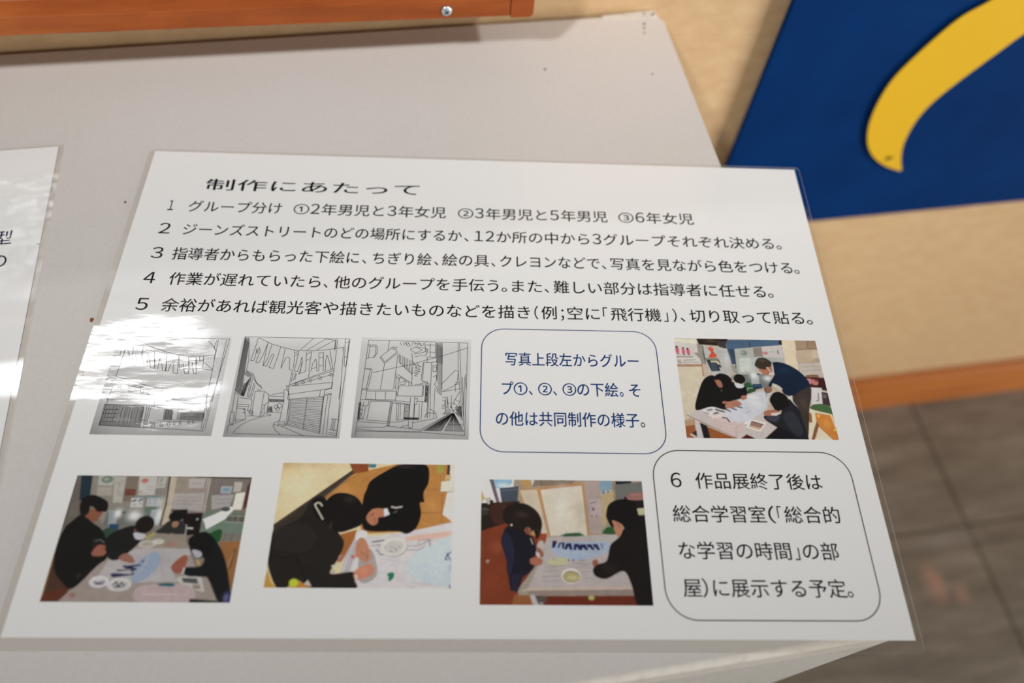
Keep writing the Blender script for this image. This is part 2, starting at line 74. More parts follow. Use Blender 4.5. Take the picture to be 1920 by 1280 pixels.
PHOTO_4 = [['p',(190,175,160),[(-45,-75),(1274,-116),(1063,1084),(-141,1108)],0],['p',(207,197,177),[(-36,297),(179,291),(176,398),(88,756),(-1,840),(-82,842)],0],['p',(180,150,120),[(-3,836),(83,816),(64,884),(-6,894)],0],['p',(167,132,102),[(-34,277),(176,271),(176,398),(165,398),(167,297),(-36,303)],0],['p',(205,200,196),[(-12,6),(161,6),(159,153),(166,222),(169,273),(-34,279)],0],['p',(220,218,200),[(1,12),(155,10),(159,62),(6,39)],0],['p',(150,145,140),[(156,52),(199,61),(189,271),(169,271),(167,222),(127,154),(157,151)],0],['l',(150,140,138),9.6,[(-2,199),(116,199)]],['e',(192,100,122),14,132,13,38,0],['e',(192,100,122),56,141,11,38,0],['e',(192,105,125),89,143,13,34,0],['e',(70,45,45),13,95,9,10,0],['e',(110,70,70),56,106,7,10,0],['e',(70,45,50),86,113,8,10,0],['l',(50,40,45),4.8,[(14,170),(27,172)]],['l',(50,40,45),4.8,[(53,176),(66,177)]],['l',(50,40,45),4.8,[(85,177),(100,174)]],['l',(170,130,110),5.5,[(5,237),(26,256),(22,226)]],['l',(130,125,120),4.8,[(47,235),(126,228)]],['l',(150,140,135),4.1,[(13,261),(150,252)]],['p',(42,32,28),[(158,3),(381,-1),(372,81),(172,64)],0],['g',(95,75,60),259,24,40,20,0.7],['p',(60,58,60),[(292,28),(372,25),(362,107),(312,88)],0],['p',(75,100,126),[(373,10),(743,-8),(734,57),(416,105),(408,255),(379,275),(363,102)],0],['p',(52,75,98),[(369,107),(412,105),(404,265),(380,268)],0],['l',(45,50,60),5.6,[(532,21),(526,82)]],['p',(40,38,40),[(740,-6),(761,-5),(756,55),(734,55)],0],['l',(110,130,150),4.2,[(363,46),(363,157)]],['p',(186,186,183),[(194,71),(363,105),(365,383),(228,377),(195,261)],0],['l',(60,58,58),7.0,[(195,81),(197,271)]],['p',(202,85,60),[(231,113),(253,82),(268,110),(266,140),(284,191),(227,199),(247,145)],1],['l',(215,120,90),4.9,[(217,111),(231,101)]],['p',(215,150,120),[(252,85),(266,84),(264,105),(250,105)],0],['l',(150,150,150),3.5,[(306,139),(351,147)]],['p',(140,130,122),[(197,206),(289,204),(296,228),(205,231)],0],['p',(55,60,66),[(205,226),(296,228),(307,338),(230,346)],0],['p',(200,195,160),[(234,232),(286,234),(301,278),(279,268),(274,254),(235,250)],0],['p',(68,78,95),[(232,250),(269,251),(277,339),(232,345)],0],['p',(195,190,175),[(288,302),(307,307),(310,341),(294,341)],0],['g',(200,205,215),350,217,22,60,0.7],['p',(176,180,175),[(414,107),(756,55),(752,252),(662,248),(521,369),(401,374)],0],['l',(60,58,58),6.3,[(411,107),(401,374)]],['p',(140,130,122),[(546,93),(606,81),(606,182),(543,184)],0],['p',(197,192,190),[(606,77),(756,55),(751,191),(611,185)],0],['e',(190,130,132),626,144,19,18,0],['l',(70,70,72),6.3,[(717,111),(716,147)]],['l',(160,160,160),3.5,[(651,134),(691,127)]],['e',(128,145,134),474,146,24,26,0],['e',(170,178,170),464,139,10,12,0],['p',(200,206,201),[(437,205),(514,194),(508,350),(427,343)],0],['l',(150,155,150),3.4,[(447,234),(478,243)]],['l',(130,135,130),4.1,[(461,332),(481,356),(505,340)]],['p',(185,195,190),[(515,212),(562,201),(526,330),(507,331)],0],['p',(118,123,123),[(401,374),(644,356),(613,511),(444,467)],0],['l',(150,152,150),27.1,[(384,290),(402,363)]],['p',(150,150,146),[(364,383),(423,377),(406,411),(358,431)],1],['p',(170,176,177),[(498,350),(553,349),(542,489),(490,490)],0],['g',(232,236,236),514,379,26,39,0.9],['g',(226,228,228),608,406,32,32,0.9],['e',(60,75,110),549,367,9,10,0],['p',(222,207,182),[(760,-7),(856,-10),(834,317),(752,252)],0],['p',(177,158,138),[(854,-10),(1006,-14),(998,390),(857,394),(834,322)],0],['p',(168,143,118),[(856,-7),(939,-9),(931,90),(847,101)],0],['p',(158,133,108),[(942,-9),(1007,-11),(1001,84),(931,90)],0],['l',(110,90,72),4.2,[(940,-7),(932,92)]],['l',(110,90,72),4.2,[(845,101),(1000,86)]],['p',(190,172,150),[(852,118),(954,105),(946,220),(842,233)],1],['p',(200,185,168),[(957,104),(1004,103),(1001,189),(948,185)],0],['p',(192,182,174),[(836,248),(1008,233),(993,381),(845,385)],0],['l',(160,150,142),3.4,[(861,282),(988,270)]],['l',(160,150,142),3.4,[(861,321),(988,310)]],['p',(132,97,76),[(877,369),(954,360),(958,394),(876,399)],1],['p',(62,32,34),[(858,389),(1006,390),(1001,530),(873,504)],0],['p',(196,132,145),[(872,399),(909,403),(901,458),(880,453)],0],['p',(185,120,110),[(910,412),(951,416),(945,462),(909,460)],1],['p',(120,60,55),[(927,407),(956,408),(952,435),(930,426)],0],['l',(40,20,22),6.1,[(961,396),(955,493)]],['p',(212,207,207),[(888,490),(966,494),(946,663),(868,657)],0],['l',(50,45,48),5.3,[(934,546),(925,621),(905,626)]],['p',(70,50,54),[(958,535),(1005,544),(1003,675),(946,658)],0],['p',(110,95,98),[(964,559),(986,563),(981,596),(962,592)],1],['l',(200,190,185),6.7,[(955,517),(998,530)]],['p',(202,132,62),[(873,748),(999,763),(1002,1002),(964,1003),(880,866)],0],['g',(222,158,85),945,855,31,45,0.6],['p',(228,213,190),[(848,702),(879,711),(877,866),(961,1003),(795,1006)],0],['p',(132,92,62),[(882,816),(888,866),(840,999),(818,999),(849,903)],0],['p',(150,105,70),[(834,758),(854,748),(848,830),(829,831)],1],['p',(72,102,66),[(862,679),(914,654),(988,671),(998,759),(927,733),(861,706)],1],['l',(232,217,182),9.6,[(860,830),(880,724),(986,759),(997,881)]],['e',(225,195,90),899,772,10,11,0],['e',(225,195,90),990,904,11,12,0],['p',(46,86,52),[(434,477),(472,450),(489,476),(513,513),(498,552),(446,562)],1],['l',(175,185,170),4.6,[(448,543),(459,510),(511,504)]],['p',(40,60,82),[(493,468),(555,465),(561,507),(495,525)],0],['l',(70,110,140),4.0,[(493,490),(555,484)]],['p',(152,92,57),[(-6,894),(64,875),(70,1012),(-7,1014)],0],['p',(150,90,50),[(144,891),(342,1006),(132,1011)],0],['p',(30,28,30),[(92,847),(145,882),(156,1010),(104,1011),(78,928)],0],['p',(60,40,35),[(38,955),(79,919),(81,990)],0],['p',(200,195,196),[(70,816),(99,842),(112,1011),(71,1012)],0],['l',(195,188,188),13.7,[(32,964),(76,1007)]],['p',(198,190,188),[(22,778),(143,709),(284,697),(445,572),(603,492),(629,539),(594,652),(545,737),(539,828),(610,881),(497,1003),(460,1004),(398,955),(342,1006),(243,951)],0],['l',(160,140,125),7.0,[(22,782),(186,899),(336,1000)]],['p',(82,32,32),[(345,1006),(397,957),(459,1004)],0],['p',(202,205,214),[(263,771),(442,591),(582,550),(544,718),(399,840),(283,811)],1],['l',(175,178,190),3.2,[(372,695),(466,655)]],['l',(150,155,170),3.9,[(415,758),(450,734)]],['l',(180,182,192),3.3,[(503,617),(543,654)]],['g',(225,228,232),485,655,51,46,0.6],['e',(160,152,150),178,738,46,31,-8],['e',(217,215,212),176,727,45,29,-8],['e',(190,188,188),179,731,29,16,-8],['l',(60,58,70),5.9,[(166,735),(192,725)]],['e',(217,215,212),217,763,50,32,-12],['e',(190,188,188),218,764,32,19,-12],['l',(45,43,52),8.4,[(204,765),(230,755)]],['l',(45,40,70),9.0,[(217,726),(272,748)]],['l',(45,40,70),7.8,[(282,715),(316,744)]],['l',(45,40,70),7.9,[(315,701),(359,727)]],['l',(45,40,70),7.1,[(348,691),(397,703)]],['e',(225,222,224),474,590,25,15,0],['e',(220,218,222),501,610,26,13,0],['p',(206,188,185),[(185,791),(263,771),(318,842),(382,851),(373,932),(326,983),(245,933),(185,854)],1],['p',(222,208,206),[(185,789),(263,769),(322,833),(316,856),(254,794),(189,813)],0],['l',(180,162,158),4.4,[(327,976),(333,896),(378,863)]],['l',(188,170,166),3.8,[(316,856),(276,879),(257,933)]],['l',(58,78,94),9.6,[(256,800),(284,808),(300,842)]],['p',(227,224,222),[(391,854),(444,810),(539,848),(488,933),(397,887)],0],['p',(150,120,112),[(445,826),(523,860),(487,916),(422,885)],0],['p',(205,170,140),[(430,871),(499,897),(487,916),(422,887)],0],['l',(100,70,68),5.1,[(453,839),(512,865)]],['e',(120,115,118),402,871,7,6,0],['p',(18,17,18),[(85,692),(121,552),(164,436),(215,387),(252,398),(299,471),(275,548),(300,659),(281,725),(195,699),(97,736)],1],['g',(45,42,42),238,591,7,9,0.8],['p',(167,112,92),[(241,415),(281,426),(297,490),(263,505)],1],['p',(24,20,20),[(239,404),(282,364),(332,379),(360,431),(339,489),(296,495),(283,443),(265,429),(248,434)],1],['p',(22,20,22),[(290,491),(363,450),(444,496),(442,586),(381,622),(301,652),(271,642)],1],['e',(24,20,20),413,418,40,50,0],['p',(207,207,212),[(376,455),(435,482),(422,508),(385,505)],1],['p',(172,122,102),[(293,671),(355,630),(397,657),(388,683),(333,707),(289,708)],1],['l',(115,75,62),3.2,[(338,668),(374,681)]],['p',(165,112,95),[(404,592),(437,581),(438,615),(406,627)],1],['p',(160,105,90),[(273,646),(302,643),(306,664),(274,667)],1],['p',(60,52,48),[(750,593),(883,480),(880,589),(850,702),(800,975),(780,904),(777,713)],1],['g',(90,80,72),819,647,32,75,0.5],['p',(18,35,56),[(658,248),(728,241),(806,293),(866,379),(886,471),(803,536),(751,585),(697,558),(686,499),(639,462),(618,501),(605,475),(640,405),(660,356)],1],['g',(30,52,76),736,324,59,39,0.6],['l',(12,22,38),5.4,[(689,499),(743,460),(793,516)]],['p',(172,117,92),[(555,302),(616,293),(655,258),(657,338),(632,373),(587,365)],1],['p',(60,50,40),[(535,271),(558,211),(580,194),(619,196),(656,240),(652,280),(616,293),(603,318),(556,302)],1],['g',(100,88,75),593,220,22,18,0.5],['l',(216,211,206),5.4,[(617,293),(648,356)]],['p',(215,212,210),[(632,347),(651,351),(639,374),(619,371)],0],['l',(214,204,204),8.9,[(657,258),(657,307),(656,368)]],['p',(140,105,90),[(566,514),(591,485),(622,501),(617,541),(581,557)],1],['l',(80,40,40),4.0,[(582,502),(575,597)]],['p',(205,200,190),[(633,458),(664,471),(694,509),(676,519),(636,486)],1],['p',(200,200,190),[(711,593),(752,574),(747,649),(730,640)],0],['p',(32,34,42),[(721,612),(750,658),(777,713),(791,868),(799,1002),(733,1003),(670,926),(601,883),(532,806),(555,764),(643,762),(663,706)],1],['p',(60,62,74),[(565,773),(640,780),(607,836),(548,810)],1],['p',(48,50,60),[(659,780),(729,733),(776,886),(751,967),(696,915)],1],['p',(24,21,27),[(613,882),(671,917),(746,1003),(502,1008)],0],['p',(20,18,20),[(593,615),(627,553),(673,543),(717,593),(715,677),(662,716),(624,735),(599,666)],1],['p',(167,112,92),[(541,737),(611,717),(640,746),(597,774),(543,775)],1],['p',(215,205,205),[(587,754),(639,746),(622,773),(587,772)],1]]
SKETCH_1 = ([[(97,25),(982,33),(916,952)],[(61,915),(668,941),(930,955)],[(97,25),(61,915)],[(884,47),(892,518),(903,932)],[(956,46),(954,451),(936,936)],[(139,41),(306,130),(510,199),(657,224),(797,215),(889,202)],[(513,33),(558,66),(627,122)],[(805,61),(866,128),(893,173)],[(870,48),(861,128),(881,162),(882,242)],[(50,124),(66,246),(89,248),(93,169),(129,179),(151,269),(170,271),(163,144)],[(158,144),(168,223),(196,223),(229,306),(256,300),(243,142)],[(235,188),(292,316),(312,321),(305,209),(357,353),(385,353),(347,163)],[(349,174),(396,364),(415,363),(413,252),(435,285),(464,373),(492,375),(462,194)],[(467,217),(488,378),(511,378),(521,294),(540,294),(556,393),(595,401),(570,215)],[(577,248),(605,359),(624,292),(655,397),(693,402),(659,235)],[(661,246),(693,357),(703,290),(735,401),(758,400),(720,234)],[(729,234),(747,345),(895,362)],[(751,222),(760,267),(795,255)],[(788,221),(805,355)],[(811,288),(889,353)],[(60,431),(418,543),(626,571),(666,629),(751,644),(897,593)],[(53,458),(406,570),(547,589)],[(45,480),(408,581)],[(56,469),(56,523)],[(119,500),(128,554),(152,559),(143,505),(119,500)],[(210,515),(222,584),(249,584)],[(316,540),(326,598),(349,603),(340,545)],[(382,565),(388,613),(407,615)],[(476,596),(475,633),(498,634)],[(509,602),(512,637),(531,640)],[(48,672),(426,660)],[(54,714),(386,724)],[(49,641),(66,672),(102,671)],[(386,724),(389,930)],[(410,729),(425,929)],[(444,739),(448,934)],[(428,728),(435,934)],[(382,859),(436,863)],[(443,655),(461,654),(469,728)],[(442,728),(564,747),(663,745),(674,714)],[(467,878),(587,855),(902,857)],[(470,891),(590,869),(905,870)],[(638,756),(641,854)],[(681,745),(685,848)],[(564,747),(574,855)],[(491,888),(492,928),(514,931),(512,889),(491,888)],[(557,881),(560,917),(579,919),(575,881),(557,881)],[(617,875),(619,911),(637,912),(633,876),(617,875)],[(666,869),(668,900),(685,901),(682,869),(666,869)],[(711,866),(712,893),(726,894),(724,866),(711,866)],[(782,862),(784,885),(796,885),(795,863)],[(818,862),(818,879),(831,880),(830,862)],[(599,657),(700,660),(789,648),(896,657)],[(609,662),(632,640),(663,661),(686,639),(719,665),(741,641)],[(883,593),(918,772)],[(639,630),(684,650),(750,640)],[(906,783),(903,860)]],[[(54,714),(386,724),(57,915),(398,930),46],[(54,766),(61,915),(180,764),(182,918),5],[(573,747),(629,756),(579,850),(638,851),11],[(699,786),(897,783),(693,848),(893,857),26],[(723,775),(710,843),(897,783),(882,845),6],[(499,903),(474,873),(477,883),(467,878),2],[(768,638),(892,593),(775,648),(901,625),16]])
SKETCH_2 = ([[(18,3),(657,3),(988,5),(972,987)],[(88,967),(465,972),(976,987)],[(22,3),(29,578)],[(58,12),(93,243),(92,356)],[(146,10),(278,75),(411,116),(506,136),(632,140),(757,128),(947,95)],[(142,15),(129,137),(111,250),(140,253),(147,194),(148,127),(160,174),(168,116),(182,155),(160,270),(189,272),(216,183),(242,56)],[(238,57),(231,301),(265,307),(274,258),(295,181),(313,188),(288,319),(330,329),(349,209),(362,102)],[(279,80),(258,239),(231,301)],[(406,116),(396,326),(403,303),(425,217),(445,207),(462,225),(475,339),(506,345),(507,263),(493,134)],[(532,147),(528,262),(519,352),(549,356),(565,261),(570,204),(581,261),(577,318),(564,379),(623,352),(605,155)],[(577,261),(576,374)],[(651,154),(651,345),(672,347),(675,278),(697,221),(710,258),(724,348),(742,345),(719,153)],[(673,325),(713,310)],[(760,152),(781,342),(800,337),(791,238),(795,180),(814,218),(848,319),(863,314),(839,218),(818,131)],[(502,167),(532,142)],[(506,196),(535,166)],[(612,174),(650,149)],[(612,241),(643,222)],[(727,162),(756,152)],[(733,210),(766,200)],[(736,296),(772,286)],[(547,129),(652,3)],[(606,134),(756,16)],[(694,129),(854,18)],[(755,11),(854,21),(859,126)],[(861,11),(862,126)],[(946,6),(964,291),(981,291),(982,20)],[(874,13),(877,111)],[(954,45),(983,35)],[(955,206),(978,191)],[(938,90),(934,129)],[(878,120),(875,525)],[(941,119),(970,810)],[(956,478),(955,624)],[(475,501),(879,316)],[(498,491),(886,335)],[(520,500),(870,378)],[(467,501),(477,513),(500,505)],[(496,505),(879,459),(878,518),(500,587),(496,505)],[(500,587),(503,634),(818,599),(884,571)],[(778,536),(782,600)],[(500,357),(498,487)],[(513,361),(510,459)],[(534,370),(525,449)],[(543,375),(540,440)],[(660,354),(655,410)],[(457,542),(496,534),(515,632),(524,887),(515,883)],[(457,542),(470,659),(462,845)],[(485,542),(496,560)],[(477,513),(480,535)],[(531,631),(535,885)],[(519,632),(523,883)],[(815,604),(818,958)],[(674,615),(676,926)],[(819,536),(820,716),(826,960)],[(854,590),(849,715),(853,968)],[(880,571),(877,715),(884,974)],[(819,536),(878,518)],[(820,581),(876,571)],[(75,964),(136,885),(207,840),(358,790)],[(28,962),(27,895),(166,832)],[(413,891),(417,865),(461,836)],[(413,891),(439,931),(489,973)],[(485,892),(687,979)],[(455,853),(506,848),(518,889),(453,890),(455,853)],[(455,875),(513,872)],[(419,876),(453,888)],[(29,578),(35,764)],[(64,613),(80,860)],[(29,578),(83,608)],[(82,626),(181,638),(192,657),(193,779)],[(73,689),(170,691),(169,753)],[(68,729),(141,732),(167,834),(73,844)],[(94,603),(90,485),(140,494)],[(126,737),(146,736),(148,771),(130,770)],[(73,711),(161,711)],[(92,356),(154,383),(202,474),(248,510),(257,537)],[(150,410),(213,492),(250,521)],[(144,420),(142,620)],[(159,438),(154,625)],[(182,474),(167,629)],[(193,493),(181,638)],[(167,745),(217,757),(224,796),(177,801)],[(176,753),(198,788),(210,761)],[(204,561),(285,559),(330,590),(338,662),(310,689),(318,790),(285,804),(212,797),(204,561)],[(285,559),(285,804)],[(224,556),(225,542),(251,551)],[(286,689),(312,700)],[(302,716),(292,778)],[(336,599),(437,570),(463,583)],[(345,608),(466,607)],[(333,635),(471,640)],[(338,662),(337,759),(466,764)],[(333,608),(338,662)],[(345,706),(377,710)],[(341,733),(381,737)],[(323,768),(382,789),(359,798)],[(27,765),(56,768),(65,834),(57,884),(30,888)],[(27,765),(29,817),(34,869),(69,886)],[(909,816),(971,819)],[(921,820),(916,915)],[(945,819),(942,932)],[(971,819),(971,979)],[(904,915),(965,925)],[(904,946),(968,953)],[(902,963),(970,973)],[(934,824),(929,924)],[(572,485),(571,494),(565,499),(557,500),(549,494),(546,486),(547,477),(553,472),(561,472),(568,477),(572,485)],[(630,464),(628,472),(623,477),(615,477),(608,473),(605,465),(606,456),(612,451),(619,451),(626,456),(630,464)],[(693,446),(691,455),(685,461),(677,461),(669,456),(665,447),(666,437),(673,432),(681,431),(689,437),(693,446)],[(776,417),(775,427),(768,433),(759,433),(751,427),(747,417),(748,407),(755,401),(764,401),(772,407),(776,417)],[(869,380),(868,389),(862,395),(854,395),(847,390),(843,381),(844,372),(850,367),(859,366),(866,372),(869,380)],[(431,709),(429,721),(422,728),(411,728),(401,721),(396,710),(397,698),(405,691),(416,691),(426,698),(431,709)],[(460,697),(458,710),(449,718),(437,719),(425,711),(420,698),(421,685),(430,676),(443,676),(454,684),(460,697)],[(445,731),(443,741),(436,748),(426,748),(417,742),(413,732),(414,721),(421,715),(431,714),(440,721),(445,731)]],[[(20,12),(58,12),(27,564),(85,599),6],[(22,22),(28,550),(68,80),(85,599),42],[(532,639),(535,883),(816,613),(819,953),21],[(342,639),(472,641),(347,662),(473,661),22],[(93,504),(140,420),(86,604),(112,612),8],[(346,715),(378,714),(346,764),(386,763),7],[(93,360),(64,384),(157,401),(128,420),5]])
SKETCH_3 = ([[(64,27),(482,32),(969,41),(965,964)],[(64,27),(34,983)],[(41,936),(568,937),(965,964)],[(252,33),(248,135)],[(57,81),(136,81),(150,108),(149,166),(130,209),(61,220)],[(70,95),(124,94),(137,113),(135,185),(117,205)],[(82,90),(77,215)],[(179,208),(290,95),(317,114),(334,162),(226,271),(179,208)],[(187,198),(228,255),(324,152)],[(275,110),(314,129)],[(226,271),(210,533)],[(338,181),(327,526)],[(299,100),(328,99)],[(131,365),(335,309),(480,273),(577,233),(740,182),(971,90)],[(54,324),(111,323),(124,346),(100,526),(54,531)],[(63,333),(107,335),(85,522)],[(99,412),(90,485)],[(50,532),(55,541),(327,537)],[(100,553),(352,549),(351,636),(91,632)],[(94,531),(91,632)],[(172,556),(175,633)],[(260,555),(259,636)],[(43,633),(328,648),(473,675)],[(351,639),(476,654)],[(351,535),(360,594)],[(133,651),(312,648),(299,842),(117,832),(133,651)],[(312,653),(298,881),(314,881)],[(327,657),(315,881)],[(373,494),(584,489),(580,594),(364,593),(373,494)],[(591,485),(588,594)],[(572,448),(617,447),(627,484),(609,647),(543,644)],[(557,467),(614,471)],[(606,475),(616,584)],[(509,477),(582,476)],[(481,478),(481,282),(465,159)],[(564,439),(570,252)],[(481,605),(477,882),(491,902),(515,896),(518,604)],[(517,613),(542,617),(537,675),(521,676)],[(361,670),(373,828),(384,829)],[(381,674),(386,823)],[(398,678),(402,801)],[(329,666),(477,678)],[(380,828),(443,818)],[(434,686),(435,818)],[(477,681),(478,817)],[(560,666),(566,829)],[(584,652),(585,824)],[(632,656),(631,797)],[(639,484),(639,801)],[(651,474),(659,797)],[(689,510),(691,796)],[(520,658),(524,799)],[(350,171),(358,257),(478,376)],[(344,374),(484,468),(481,487)],[(341,388),(343,526)],[(375,406),(359,526)],[(375,406),(460,464)],[(378,461),(426,442),(420,479),(380,480)],[(342,407),(367,415),(361,443)],[(459,460),(457,487)],[(480,273),(556,295),(499,310),(553,323),(501,338),(550,347),(494,362),(535,370),(504,390),(528,394)],[(479,245),(515,301)],[(512,253),(539,291)],[(578,252),(648,251),(651,474),(576,448),(578,252)],[(662,279),(695,278),(694,344),(665,344),(662,279)],[(669,297),(691,299)],[(701,245),(702,437)],[(648,251),(701,240)],[(668,400),(695,381),(702,437),(679,474)],[(687,474),(714,528),(707,546)],[(734,46),(753,527)],[(676,48),(678,193)],[(881,43),(890,321),(941,818)],[(894,43),(918,432),(953,818)],[(929,395),(950,704)],[(950,395),(951,879)],[(957,367),(965,523)],[(744,473),(861,331),(894,337),(885,433)],[(755,545),(866,479),(890,442)],[(755,545),(916,511)],[(865,447),(894,447),(890,470),(866,470),(873,543)],[(875,616),(909,543)],[(758,600),(806,599),(803,699),(757,691)],[(763,631),(783,631),(783,680),(761,676)],[(790,608),(790,706)],[(754,707),(794,711),(788,759),(764,760)],[(808,653),(840,661),(834,706)],[(837,580),(842,706)],[(807,617),(814,706)],[(853,670),(871,616),(888,633),(912,633),(905,669),(922,704),(899,731),(874,714),(855,732),(845,688)],[(856,652),(889,678),(874,705)],[(882,705),(924,757),(933,818)],[(867,732),(917,792)],[(844,750),(576,936)],[(828,759),(590,910)],[(856,749),(863,732),(854,719)],[(618,920),(755,921)],[(791,920),(956,924)],[(820,864),(942,862)],[(763,921),(856,749)],[(48,846),(296,862)],[(42,898),(268,897),(302,881)],[(40,919),(224,932),(568,935)],[(409,905),(431,883),(478,874)],[(319,846),(389,845),(467,826)],[(508,851),(594,833),(711,803)],[(298,885),(456,900),(583,919)],[(616,802),(622,767),(645,753),(709,759),(719,804)],[(659,718),(708,752)],[(435,818),(561,820)],[(446,121),(494,91),(556,123),(498,158),(446,121)],[(502,89),(605,112),(598,168),(566,187)],[(490,168),(572,147),(596,118)],[(492,197),(557,176)],[(391,44),(428,92)],[(416,39),(452,92)],[(466,43),(522,66)],[(516,41),(552,80)],[(575,45),(589,142),(672,145)],[(625,49),(631,189)],[(585,69),(668,69)],[(591,195),(683,197)],[(608,204),(607,251)],[(50,657),(43,833)],[(77,657),(67,798)],[(57,693),(117,696),(120,647)],[(97,701),(86,832)],[(45,728),(77,732)],[(45,772),(72,772)],[(44,798),(73,824),(80,806)]],[[(676,48),(719,555),(737,105),(754,582),34],[(688,47),(734,46),(693,250),(744,267),6],[(434,686),(434,809),(478,684),(478,810),13],[(350,171),(461,235),(358,257),(477,372),8],[(316,657),(300,876),(325,660),(313,879),18],[(852,754),(860,754),(618,920),(755,921),16],[(861,754),(869,758),(793,920),(956,924),15],[(434,801),(435,818),(560,803),(561,818),5],[(349,45),(567,50),(368,79),(560,75),9],[(810,706),(772,760),(843,732),(820,768),6],[(889,687),(929,686),(892,758),(933,792),8],[(607,484),(631,484),(607,647),(632,656),5],[(35,667),(54,666),(39,833),(59,833),4]])
TEXT = [('heading_text', 'ink', 82.58, 6.87, [('制作にあたって', -121.81, -27.16)]), ('text_line', 'ink', 69.98, 6.73, [('１', -135.55, -133.17), ('グループ分け', -126.93, -86.53), ('①', -81.4, -74.64), ('２年男児と３年女児', -73.97, -14.65), ('②', -9.35, -2.56), ('３年男児と５年男児', -1.85, 57.25), ('③', 62.21, 69.08), ('６年女児', 69.98, 96.17)]), ('text_line', 'ink', 57.17, 6.34, [('２', -136.63, -131.84), ('ジーンズストリートのどの場所にするか', -126.52, -7.2), ('、', -6.28, -4.26), ('１２か所の中から３グループそれぞれ決める', -1.81, 130.33), ('。', 131.45, 133.68)]), ('text_line', 'ink', 44.14, 6.39, [('３', -136.84, -132.04), ('指導者からもらった下絵に', -128.14, -50.33), ('、', -48.98, -47.19), ('ちぎり絵', -44.66, -19.69), ('、', -18.63, -16.77), ('絵の具', -15.22, 4.7), ('、', 5.58, 7.39), ('クレヨンなどで', 9.37, 52.22), ('、', 53.05, 54.95), ('写真を見ながら色をつける', 56.9, 136.17), ('。', 136.93, 139.11)]), ('text_line', 'ink', 31.36, 6.53, [('４', -136.97, -132.22), ('作業が遅れていたら', -126.66, -64.91), ('、', -63.64, -61.84), ('他のグループを手伝う', -59.47, 8.74), ('。', 10.09, 12.32), ('また', 14.44, 27.04), ('、', 28.0, 29.96), ('難しい部分は指導者に任せる', 31.92, 122.18), ('。', 123.06, 125.37)]), ('text_line', 'ink', 18.41, 6.7, [('５', -136.89, -132.18), ('余裕があれば観光客や描きたいものなどを描き', -126.9, 21.78), ('（', 23.59, 25.24), ('例', 26.45, 32.78), ('；', 34.54, 35.81), ('空に', 37.19, 50.62), ('「', 51.93, 53.87), ('飛行機', 55.1, 76.09), ('」', 77.17, 78.96), ('）', 80.94, 82.62), ('、', 84.07, 86.02), ('切り取って貼る', 88.01, 136.09), ('。', 137.13, 139.57)]), ('caption_text', 'navy', -3.45, 6.14, [('写真上段左からグルー', 11.64, 64.77)]), ('caption_text', 'navy', -16.43, 6.19, [('プ', 10.3, 14.79), ('①', 14.91, 20.25), ('、', 20.75, 22.22), ('②', 24.36, 29.71), ('、', 30.18, 31.65), ('③', 33.84, 39.21), ('の下絵', 39.61, 55.61), ('。', 56.09, 57.57), ('そ', 59.86, 64.33)]), ('caption_text', 'navy', -29.27, 6.17, [('の他は共同制作の様子', 8.08, 62.66)]), ('caption_text', 'ink', -29.27, 6.17, [('。', 63.17, 64.83)]), ('caption_text', 'ink', -53.13, 6.82, [('６', 72.16, 76.1), ('作品展終了後は', 81.24, 128.34)]), ('caption_text', 'ink', -65.6, 6.65, [('総合学習室', 71.53, 105.34), ('（', 106.17, 108.6), ('「', 109.56, 111.12), ('総合的', 112.06, 132.31)]), ('caption_text', 'ink', -78.7, 6.43, [('な学習の時間', 72.11, 111.89), ('」', 113.09, 114.85), ('の部', 116.08, 128.84)]), ('caption_text', 'ink', -91.42, 6.35, [('屋', 72.11, 78.53), ('）', 78.76, 80.69), ('に展示する予定', 82.53, 128.74), ('。', 128.85, 130.85)])]


# ------------------------------------------------------------------ helpers
def lin(c):
    c = np.asarray(c, float) / 255.0
    return np.where(c <= 0.04045, c / 12.92, ((c + 0.055) / 1.055) ** 2.4)


def rgba(c):
    v = lin(c)
    return (float(v[0]), float(v[1]), float(v[2]), 1.0)


def mat(name, color, rough=0.5, spec=0.3):
    m = bpy.data.materials.new(name)
    m.use_nodes = True
    b = m.node_tree.nodes['Principled BSDF']
    b.inputs['Base Color'].default_value = rgba(color)
    b.inputs['Roughness'].default_value = rough
    b.inputs['Specular IOR Level'].default_value = spec
    return m


def nodes_of(m):
    return m.node_tree.nodes, m.node_tree.links, m.node_tree.nodes['Principled BSDF']


def coords(m, scale=(1, 1, 1), kind='Object'):
    N, L, b = nodes_of(m)
    tc = N.new('ShaderNodeTexCoord')
    mp = N.new('ShaderNodeMapping')
    mp.inputs['Scale'].default_value = scale
    L.new(tc.outputs[kind], mp.inputs['Vector'])
    return mp.outputs[0]


def noise(m, vec, scale, detail=4, rough=0.6):
    N, L, b = nodes_of(m)
    n = N.new('ShaderNodeTexNoise')
    n.inputs['Scale'].default_value = scale
    n.inputs['Detail'].default_value = detail
    n.inputs['Roughness'].default_value = rough
    L.new(vec, n.inputs['Vector'])
    return n.outputs['Fac']


def ramp(m, fac, stops):
    N, L, b = nodes_of(m)
    r = N.new('ShaderNodeValToRGB')
    e = r.color_ramp.elements
    while len(e) < len(stops):
        e.new(0.5)
    for k, (p, c) in enumerate(stops):
        e[k].position = p
        e[k].color = rgba(c)
    L.new(fac, r.inputs[0])
    return r.outputs[0]


